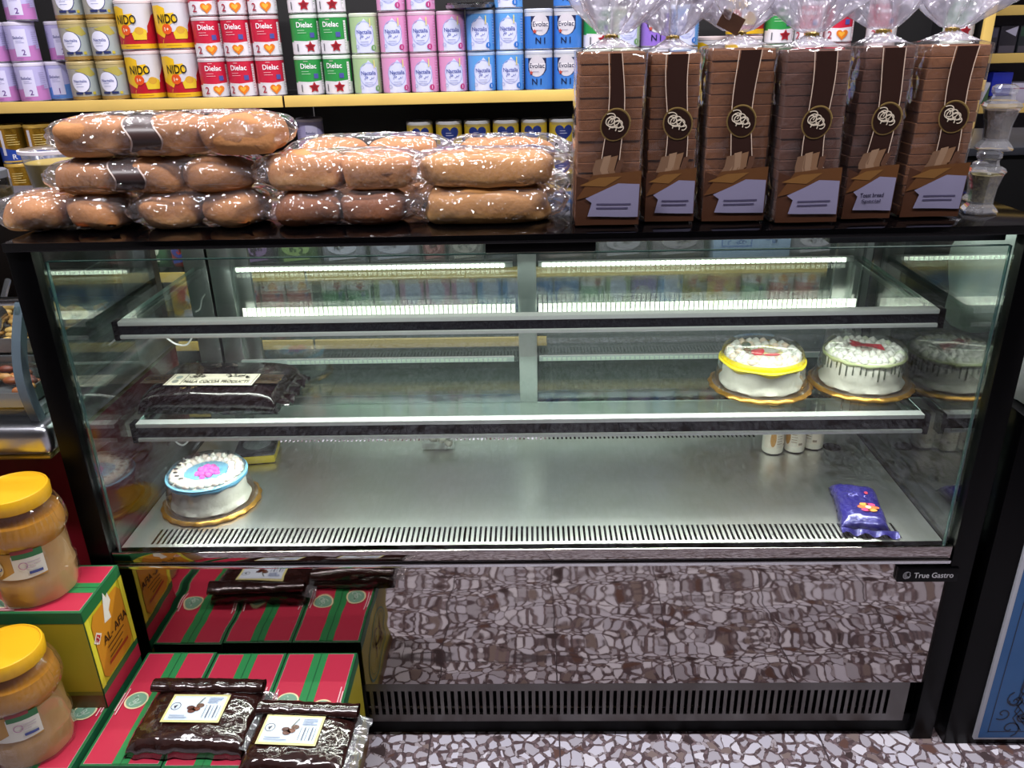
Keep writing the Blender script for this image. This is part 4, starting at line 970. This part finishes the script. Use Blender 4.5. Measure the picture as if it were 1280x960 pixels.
carton('upright yellow carton showing its lettered end, stacked on another carton', -1.022, -.1, Hb+.001, .243, PI/2)

# date packs lie on the cartons
datepack('wide brown pressed date pack across two red topped cartons', c1.x, c1.y, Hb+.002, .235, .165, .036, math.radians(-1), 41, -.002, .004)
datepack('smaller brown pressed date pack beside the wide one', c2.x, c2.y-.01, Hb+.002, .205, .150, .034, math.radians(-3), 47, -.018, .006)

# ------------------------------------------------------------------ tahini jars with yellow lids
TAN = mat('#b08c5e', .45, var=.12, vscale=18); OIL = mat('#a8741e', .25, var=.25, vscale=14); LIDY = mat('#e8b01c', .35)
def jar(label, x, y, z, rz=0):
    t = thing('tahini_jar', label, 'jar', (x, y, z), rz, 'tan jars with yellow lids')
    R = .0775; body = [(R*.93, 0), (R*.985, .006), (R*1.0, .03), (R*1.0, .055), (R*1.02, .060), (R*.955, .068), (R*.955, .135), (R*1.03, .142), (R*1.045, .150), (R*1.03, .165), (R*.97, .185), (R*.86, .203), (R*.78, .209)]
    rib = lambda a, i, zz: 1+(.016*math.cos(10*a) if zz < .058 else .022*math.cos(44*a) if .148 < zz < .206 else 0)
    mb = MB(); mb.lathe([(r, zz) for r, zz in body], JARPLASTIC, 88, rm=rib, cap1=False); mb.build('jar_shell', t, 50)
    mb = MB(); mb.lathe([(R*.90, .003), (R*.96, .03), (R*.965, .056), (R*.93, .068), (R*.93, .128)], TAN, 44, rm=lambda a, i, zz: 1+.010*math.cos(10*a)*(zz < .058)); mb.build('tahini', t, 50)
    mb = MB(); mb.lathe([(R*.93, .1285), (R*.96, .138), (R*1.005, .150), (R*.99, .163), (R*.93, .180)], OIL, 44); mb.build('oil_layer', t, 50)
    mb = MB(); mb.lathe([(R*.83, .205), (R*.85, .207), (R*.86, .228), (R*.83, .234), (R*.80, .2345), (R*.78, .2325), (.001, .2325)], LIDY, 90, rm=lambda a, i, zz: 1+(.006*math.cos(60*a) if i in (1, 2) else 0)); mb.build('yellow_lid', t, 40)
    a = Art(cyl(R*.957, 0, .0), step=.012, eps=.0003); lo_, hi = .072, .130
    a.rect(-.075, lo_, .065, hi, '#b98a3a'); a.poly([(-.02, lo_), (.01, lo_+.018), (.01, hi-.006), (.065, hi-.01), (.065, lo_+.004), (.03, lo_)], '#d9d6c9'); a.rect(.012, hi-.013, .065, hi+.002, '#2a6a3c'); a.rect(.012, hi-.002, .05, hi+.006, '#8a2a2c')
    a.ell(-.034, lo_+.028, .026, .024, '#d3c9a8'); a.text('Haleeb', -.034, lo_+.034, .010, '#3a5a94', .040) if 0 else a.script(-.034, lo_+.032, .044, .016, '#3a5a94', .0024, 27, 8); a.ell(-.034, lo_+.014, .016, .007, '#7a3a22'); a.ring(.028, lo_+.030, .008, .008, .0016, '#b07a9a'); lines(a_wrap(a), .045, lo_+.036, .026, 3, '#b9a8b0', .006, .0016)
    a.rect(.035, lo_+.010, .058, lo_+.016, '#3a4a8a'); a.poly([(-.075, lo_), (-.075, lo_+.016), (-.05, lo_+.006), (-.02, lo_)], '#c9c2b2'); a.mb.build('jar_label', t); return t
jar('tan jar with yellow lid standing on the upright lettered carton', -.990, -.097, Hb+.2445, math.radians(2))
jar('tan jar with yellow lid standing in front of the upright lettered carton', -.972, -.262, Hb+.001, math.radians(4))
jar('tan jar cut off by the picture edge, behind the lower whole jar', -1.152, -.102, Hb+.2445, .3)
mb = MB(); mb.box(-.17, .17, -.155, .155, 0, Hb-.001, mat('#8a6a45', .7, var=.1), .003); o = mb.build('cardboard_box'); o.location = (-1.215, -.178, 0); tag(o, 'plain brown cardboard box under the two cut off jars', 'box')
jar('tan jar cut off at the picture corner, beside the lower whole jar', -1.122, -.262, Hb+.001, -.4)

# ------------------------------------------------------------------ nut counter on the left
t = thing('nut_counter', 'red and chrome nut counter with curved glass left of the display case', 'counter', (-1.36, .02, 0))
W0, W1 = -.62, .40
mb = MB(); mb.box(W0, W1, .02, .62, 0, .765, mat('#7c1422', .35, var=.08, vscale=5), .004); mb.build('red_cabinet', t)
mb = MB(); mb.box(W0, W1+.012, -.035, .64, .772, .838, mat('#b9bcc2', .28, 1), .024, 4); mb.box(W0, W1+.006, -.03, .63, .765, .776, mat('#8d7f4a', .3, .8), .004); mb.build('chrome_ledge', t)
mb = MB(); mb.box(W0, W1-.02, .02, .6, .838, .86, mat('#8f9296', .35, .6), .003); mb.build('tray_floor', t)
# bent pane: upright at the foot, curving back to the top
def bend(q):
    z = .838+.235*q; return (-.004-.022*math.sin(PI*q)+.05*q*q, z)
mb = MB()
def bg(th): return lambda u, v: Vector((W0+(W1-.03-W0)*u, bend(v)[0]+th, bend(v)[1]))
mb.grid(bg(0), 4, 24, GLASS); mb.grid(bg(.006), 4, 24, GLASS); mb.build('curved_glass', t, 60)
mb = MB(); EDG = mat('#5b6a74', .15)
mb.grid(lambda u, v: Vector((W1-.03+.018*u, bend(v)[0]-.001, bend(v)[1])), 2, 24, EDG); mb.grid(lambda u, v: Vector((W1-.03+.018*u, bend(v)[0]+.022, bend(v)[1])), 2, 24, EDG)
mb.grid(lambda u, v: Vector((W1-.012, bend(v)[0]-.001+.023*u, bend(v)[1])), 2, 24, EDG); mb.grid(lambda u, v: Vector((W1-.03, bend(v)[0]-.001+.023*u, bend(v)[1])), 2, 24, EDG); mb.build('end_frame', t, 60)
mb = MB(); mb.box(W1-.026, W1-.018, .03, .60, .838, 1.066, SIDEGLASS); mb.build('end_glass', t)
mb = MB(); mb.box(W0, W1-.01, .05, .075, 1.064, 1.076, CHROME, .002); mb.build('top_bar', t)
mb = MB(); mb.box(W0, W1-.01, .28, .64, 1.176, 1.20, mat('#55585c', .3, .6), .004); mb.build('top_shelf', t)
mb = MB(); mb.box(W0, W1-.01, .60, .63, .838, 1.176, mat('#3a2a26', .5)); mb.build('rear_panel', t)
mb = MB(); mb.box(W0, W1-.03, .595, .605, 1.12, 1.16, WHITE); mb.build('lamp_cover', t)
trays = [(-.42, '#b0884e', 'whole almonds', 'pale brown heaped nuts'), (-.02, '#b98d4c', 'x', 'y'), (.265, '#a8662e', 'x', 'y')]
def heap(label, x0, x1, y0, y1, z, cols, seed, size, nm, cat):
    q = thing(nm, label, cat, (-1.36+(x0+x1)/2, .02+(y0+y1)/2, z)); rn = random.Random(seed); w_, d_ = x1-x0, y1-y0
    mb = MB(); TR = mat('#a9adb0', .3, .8)
    mb.box(-w_/2, w_/2, -d_/2, d_/2, 0, .004, TR)
    for s_ in (-1, 1): mb.box(*sorted((s_*w_/2, s_*(w_/2-.003))), -d_/2, d_/2, 0, .035, TR); mb.box(-w_/2, w_/2, *sorted((s_*d_/2, s_*(d_/2-.003))), 0, .035, TR)
    mb.build('steel_tray', q)
    mb = MB()
    for k in range(int(w_*d_/(size*size*1.6))):
        x, y = (rn.random()-.5)*(w_-.02), (rn.random()-.5)*(d_-.02); h = .03*(1-(2*x/w_)**2)*(1-(2*y/d_)**2)
        mb.blob((x, y, .014+h+rn.random()*.014), size*(.6+.3*rn.random()), size*.5, size*.42, mat(cols[k % len(cols)], .5), 8, 6, 2, .15, 60, k)
    o = mb.build('heaped_pieces', q, 60); o['kind'] = 'stuff'
heap('steel tray heaped with golden nuts, upper tray in the nut counter', .06, .365, .15, .42, .925, ['#c29a4e', '#b0803a', '#d0ac62', '#a87434'], 5, .018, 'nut_tray', 'tray')
heap('steel tray heaped with orange dried fruit at front of nut counter', .13, .365, .005, .14, .862, ['#8f4a22', '#a8602c', '#6f2f1c', '#b9854a'], 6, .02, 'dried_fruit_tray', 'tray')
heap('steel tray heaped with dark red dried fruit in the nut counter', -.2, .115, .005, .14, .862, ['#5f2418', '#7a3520', '#8f4a2a'], 7, .02, 'dried_fruit_tray', 'tray')
heap('steel tray heaped with pale pistachios in the nut counter', -.2, .045, .15, .42, .925, ['#b9a06a', '#a8935a', '#8f7a48'], 8, .018, 'nut_tray', 'tray')
mb = MB(); mb.box(-.6, .38, .145, .57, .905, .923, mat('#8d9094', .3, .7), .002); mb.build('raised_step', t)
mb = MB(); mb.box(-.6, .38, .145, .155, .86, .905, mat('#6a5a50', .5)); mb.build('step_riser', t)
t = thing('metal_scoop', 'round steel scoop resting on the nuts behind the curved glass', 'scoop', (-1.36+.20, .02+.20, .985), .3)
mb = MB(); mb.lathe([(.028, 0), (.03, .002), (.03, .05), (.027, .05), (.027, .006)], mat('#b9bcc0', .2, .9), 28, cap1=False, fn=lambda v: Vector((v.x, v.z-.02, v.y))); mb.build('scoop_bowl', t, 40)
mb = MB(); mb.tube([(0, .03, 0), (.01, .09, .02), (.015, .14, .05)], .007, mat('#b9bcc0', .2, .9)); mb.build('handle', t)
# things standing on it
t = thing('plastic_tub', 'clear plastic tub with white rim holding yellow oil, behind bread at left', 'tub', (-1.068, .46, 1.2005))
TP = sheet('milky_plastic', (.88, .88, .86), .07, .15, haze=.12, hazecol=(.85, .83, .86), power=4)
mb = MB(); mb.lathe([(.052, 0), (.055, .003), (.068, .105), (.071, .108), (.071, .112), (.066, .113)], TP, 48, cap1=False); mb.build('tub_wall', t, 50)
mb = MB(); mb.lathe([(.050, .003), (.0645, .085), (.001, .086)], mat('#b39a34', .3), 40); mb.build('yellow_oil', t, 50)
mb = MB(); mb.lathe([(.068, .106), (.0735, .107), (.0735, .114), (.068, .115)], mat('#d6cdd4', .4), 48, cap0=False, cap1=False); mb.build('white_rim', t, 50)
t = thing('pickle_jar', 'glass jar of dark pickles with grey lid at the left edge', 'jar', (-1.15, .33, 1.2005))
mb = MB(); mb.lathe([(.038, 0), (.042, .004), (.042, .062), (.036, .072)], sheet('jar_glass', (.8, .82, .8), .08, .02), 32, cap1=False); mb.build('glass_body', t, 50)
mb = MB(); mb.lathe([(.036, .003), (.0395, .006), (.0395, .048), (.01, .05)], mat('#4a3d22', .5, var=.6, vscale=90, bump=.004, bscale=80), 28); mb.build('pickles', t, 50)
mb = MB(); mb.lathe([(.036, .07), (.039, .071), (.039, .086), (.036, .088), (.001, .088)], mat('#8a8d94', .3, .6), 32); mb.build('screw_lid', t, 50)

# ------------------------------------------------------------------ black cabinet with the blue panel on the right
t = thing('black_cabinet', 'black floor cabinet with a blue ornamented panel right of the case', 'cabinet', (.955, -.02, 0))
mb = MB(); mb.box(0, .9, 0, .60, .0, .84, BLACK, .004); mb.build('cabinet_body', t)
mb = MB(); mb.box(.062, .84, -.008, 0, .022, .80, mat('#b9bcc4', .35), .001); fr_ = mb.build('panel_frame', t)
a = Art(flat((.07, -.008, .028), (1, 0, 0), (0, 0, 1)), eps=.0004)
a.rect(0, 0, .76, .765, mat('#2a5f96', .35, var=.08, vscale=6)); 
for q in ((.018, .018, .742, .020), (.018, .745, .742, .747), (.018, .018, .020, .747), (.740, .018, .742, .747)): a.rect(*q, '#16263f', 0)
a.k += 1; rn = random.Random(12)
def scroll(cx, cy_, s, d):
    for k in range(7):
        q = k*.9; x, y = cx+s*.33*math.cos(q)*(k % 3+1)*.5, cy_+s*.42*math.sin(q)*(k % 2+1)*.55
        r = s*(.10+.05*(k % 3)); a.line([(x+d*r*(1-i/16)*math.cos(i*.5+k), y+r*(1-i/16)*math.sin(i*.5+k)) for i in range(15)], .0032, '#14243c', 0)
    for k in range(5): a.line([(cx+d*s*(.1+.05*k), cy_-s*.5+s*.12*k), (cx-d*s*.1, cy_-s*.2+s*.16*k), (cx-d*s*.02*k, cy_+s*.2*k)], .003, '#14243c', 0)
    a.ring(cx+d*.012, cy_-s*.2, .016, .014, .004, '#14243c', 20, 0, 6.28, 0); a.ell(cx+d*.012, cy_-s*.2, .006, .005, '#14243c', 12, 0)
scroll(.078, .085, .125, 1); scroll(.68, .085, .125, -1); a.k += 1; a.mb.build('blue_panel', t)
t = thing('white_packet', 'white patterned packet lying on the black cabinet at the right edge', 'packet', (1.095, .075, .8405), .05)
mb = MB(); pack(mb, .24, .15, .15, mat('#cfc6cc', .45, var=.12, vscale=50), 61, .3, .04, 24, 20); mb.build('wrapper', t, 180, weld=1e-6)
a = Art(lambda u, v, off: Vector((u, -.0755-off, v)), eps=.0006)
for k in range(5): a.rect(-.12, .03+.018*k, .10, .032+.018*k, '#3a3238', 0)
a.mb.build('dark_stripes', t)
t = thing('plastic_sack', 'pale crumpled plastic sack standing on the black cabinet beside the case', 'sack', (1.10, .47, .8405))
mb = MB(); mb.blob((0, 0, .125), .08, .06, .125, mat('#b9c4b8', .5, var=.1, vscale=12), 30, 30, 3.2, .22, 11, 5, flat=-.125); mb.build('sack_body', t, 60)
mb = MB(); mb.lathe([(.014, .238), (.022, .250), (.012, .256), (.024, .270)], mat('#b9c4b8', .5), 18, rm=lambda a, i, z: 1+.2*math.sin(5*a)); mb.build('tied_top', t, 60)
t = thing('tall_cabinet', 'tall black cabinet standing behind the low blue panelled one', 'cabinet', (1.32, .92, 0))
mb = MB(); mb.box(-.36, .36, -.19, .2, 0, 1.215, BLACKMATT, .006); mb.build('cabinet_body', t)
mb = MB(); mb.box(-.37, .37, -.2, .21, 1.215, 1.235, mat('#2a2c32', .3), .004); mb.build('cabinet_top', t)
mb = MB(); mb.tube([(.25, -.195, .7), (.25, -.21, .72), (.25, -.21, .95), (.25, -.195, .97)], .008, ALUDARK); mb.build('handle', t)

# ------------------------------------------------------------------ goods on the rack at far right
def carton_small(nm, label, cat, x0, x1, z, h, d, col, deco=None, y=1.93, grp=None):
    q = thing(nm, label, cat, ((x0+x1)/2, y, z+.0005), 0, grp); w_ = x1-x0
    mb = MB(); mb.box(-w_/2, w_/2, 0, d, 0, h, mat(col, .35, var=.08, vscale=30), .003); mb.build('box', q)
    if deco:
        a = Art(flat((-w_/2, 0, 0), (1, 0, 0), (0, 0, 1)), eps=.0004); deco(a, w_, h); a.mb.build('printed_front', q)
X = lambda px, py: at(px, py, Y=1.93).x
Rz = [z for z in rz]
def dk(c1_, c2_):
    def f(a, w_, h): a.rect(.004, h*.62, w_-.004, h*.95, c1_); a.rect(.004, .004, w_-.004, h*.28, c2_)
    return f
z = rz[2]
carton_small('dark_box', 'dark grey box on the upper right rack shelf, leftmost of three', 'box', X(1229, 50), X(1247, 50), z, .095, .12, '#2f2b36', dk('#4c4a5c', '#56525c'), grp='dark boxes on the rack')
carton_small('dark_box', 'dark box with pale triangle on the upper right rack shelf', 'box', X(1249, 50), X(1271, 50), z, .098, .12, '#2b2832', lambda a, w_, h: (a.poly([(w_*.25, h*.82), (w_*.95, h*.99), (w_*.9, h*.62)], '#b9b6cc'), a.rect(.004, .004, w_-.004, h*.3, '#55505c')), grp='dark boxes on the rack')
carton_small('dark_box', 'dark green box on the upper right rack shelf at the picture edge', 'box', X(1273, 50), X(1296, 50), z, .098, .12, '#262b30', dk('#2a4a38', '#4c4852'), grp='dark boxes on the rack')
z = rz[3]
carton_small('white_box', 'white and green box on the rack left of the blue box', 'box', X(1219, 112), X(1237, 112), z, .08, .12, '#c9cbdc', lambda a, w_, h: a.poly([(w_*.55, .002), (w_*.98, .002), (w_*.98, h*.9)], '#4a6a48'), grp='cartons on the rack')
carton_small('blue_box', 'shiny royal blue box on the right hand rack', 'box', X(1238, 112), X(1263, 112), z+.03, .085, .12, '#2030b0', lambda a, w_, h: a.ell(w_*.4, h*.3, .014, .014, '#8fa4f0'), grp='cartons on the rack')
carton_small('white_box', 'white lilac box on the rack right of the blue box', 'box', X(1265, 112), X(1296, 112), z, .075, .12, '#c3bfd6', lambda a, w_, h: a.rect(.004, h*.72, w_-.004, h*.78, '#9a5a80'), grp='cartons on the rack')
carton_small('grey_tray', 'low grey tray under the blue box on the rack', 'tray', X(1238, 125), X(1263, 125), z, .029, .12, '#8d8b96', None, y=1.925, grp='cartons on the rack')
z = rz[4]
carton_small('grey_box', 'bluish grey tilted box on the lower rack shelf', 'box', X(1206, 180), X(1228, 180), z, .085, .12, '#6f7086', lambda a, w_, h: a.rect(.008, .01, w_-.008, h-.01, '#83859c'), grp='cartons on the rack')
carton_small('grey_box', 'grey box on the lower rack shelf behind the glass jars', 'box', X(1246, 180), X(1270, 180), z, .09, .12, '#55525a', dk('#65626c', '#4a474e'), grp='cartons on the rack')
carton_small('white_box', 'small white box on the lower rack shelf at the picture edge', 'box', X(1273, 180), X(1296, 180), z, .075, .12, '#b9b8c6', None, grp='cartons on the rack')

# ------------------------------------------------------------------ snack bags on the low shelf seen through the case
def snack(label, px0_, px1_, z, h, col, c2, seed, y=1.63, word=None):
    x0, x1 = at(px0_, 312, Y=y).x, at(px1_, 312, Y=y).x; w_ = x1-x0
    q = thing('snack_bag', label, 'snack bag', ((x0+x1)/2, y, z+.001), 0, 'packets on the low shelf')
    m = mat(col, .28, .1, var=.15, vscale=20, bump=.002, bscale=40)
    mb = MB(); t_ = MB(); pack(t_, w_, h, .05, m, seed, .45, .10, 22, 24)
    for v in t_.bm.verts: v.co = Vector((v.co.x, .06-v.co.z, v.co.y+h/2+.004))
    t_.build('foil_bag', q, 180, weld=1e-6)
    a = Art(lambda u, v, off: Vector((u, .0045-off, v)), eps=.0006); a.ell(0, h*.55, w_*.32, h*.2, c2); a.poly([(-w_*.3, h*.2), (w_*.3, h*.26), (w_*.3, h*.34), (-w_*.3, h*.3)], c2); a.script(0, h*.55, w_*.45, h*.16, col, .006, seed, 6); a.mb.build('printed_front', q)
ZL = LV[2]
for i, (a0, a1, col, c2, lab, h) in enumerate([(40, 72, '#b0602c', '#e0b070', 'orange packet', .15), (74, 110, '#c98a9a', '#f0d8e0', 'pale pink packet', .15), (112, 158, '#a8244c', '#d9c0d4', 'crimson packet', .15), (160, 206, '#3f6a44', '#d8e0c4', 'green and white packet', .155), (208, 236, '#c9382c', '#3a4a9a', 'bright red packet', .15), (238, 270, '#8a5a6a', '#c9b8c4', 'mauve packet', .145),
        (272, 300, '#8a7a2a', '#c9b060', 'mustard packet', .15), (302, 340, '#3a2340', '#8a6a9a', 'dark purple packet', .15), (342, 396, '#40602c', '#8aa860', 'leaf green packet', .15), (398, 456, '#8c8c9a', '#b9bac9', 'grey packet with lilac writing', .155), (458, 524, '#8a8896', '#a8a8b8', 'second grey packet', .155), (526, 556, '#7a3a3c', '#a06a6a', 'dull red packet', .15), (558, 604, '#7a7672', '#9a968f', 'stone grey packet', .15), (606, 650, '#3b3b40', '#55555a', 'charcoal packet', .14)]):
    snack(f'{lab} standing on the low shelf behind the case', a0, a1, ZL, h, col, c2, 70+i)
for i, (a0, a1, col, c2, lab, h) in enumerate([(672, 742, '#5a4a4c', '#7a6a6c', 'brownish packet', .13), (746, 812, '#777079', '#9a949e', 'grey lilac packet', .15), (814, 884, '#6d656c', '#8f8890', 'dusty grey packet', .155)]):
    snack(f'{lab} standing on the low shelf behind the case', a0, a1, ZL, h, col, c2, 90+i)
carton_small('blue_printed_crate', 'pale blue crate with darker printing on the low shelf behind the case', 'crate', at(890, 325, Y=1.63).x, at(985, 325, Y=1.63).x, ZL, .135, .2, '#8fa6c4', lambda a, w_, h: (a.rect(w_*.1, h*.45, w_*.5, h*.85, '#5a78b0'), a.rect(w_*.12, h*.5, w_*.48, h*.8, '#8fa6c4'), a.script(w_*.3, h*.65, w_*.3, h*.2, '#4a68a8', .004, 5, 7), a.script(w_*.75, h*.65, w_*.3, h*.2, '#5a78b0', .004, 6, 7)), y=1.62)
snack('large pale crumpled packet beside the blue crate on the low shelf', 988, 1052, ZL, .15, '#8a8590', '#b0aab4', 97)

# dark ribbed box added in the aisle to darken one rear door's view
t = thing('darkening_box', 'added dark ribbed box stack darkening the view through the rear door', 'crate', (.47, .78, 0))
CRT_ = mat('#2c2f33', .5)
for k in range(2):
    mb = MB(); z0_ = .001+k*.353
    mb.box(-.40, .40, -.09, .09, z0_, z0_+.355, CRT_, .006)
    for i in range(60): mb.box(-.395+i*.0132, -.395+i*.0132+.005, -.096, -.088, z0_+.02, z0_+.32, CRT_)
    mb.box(-.41, .41, -.1, .1, z0_+.32, z0_+.352, CRT_, .004); mb.build('crate', t)
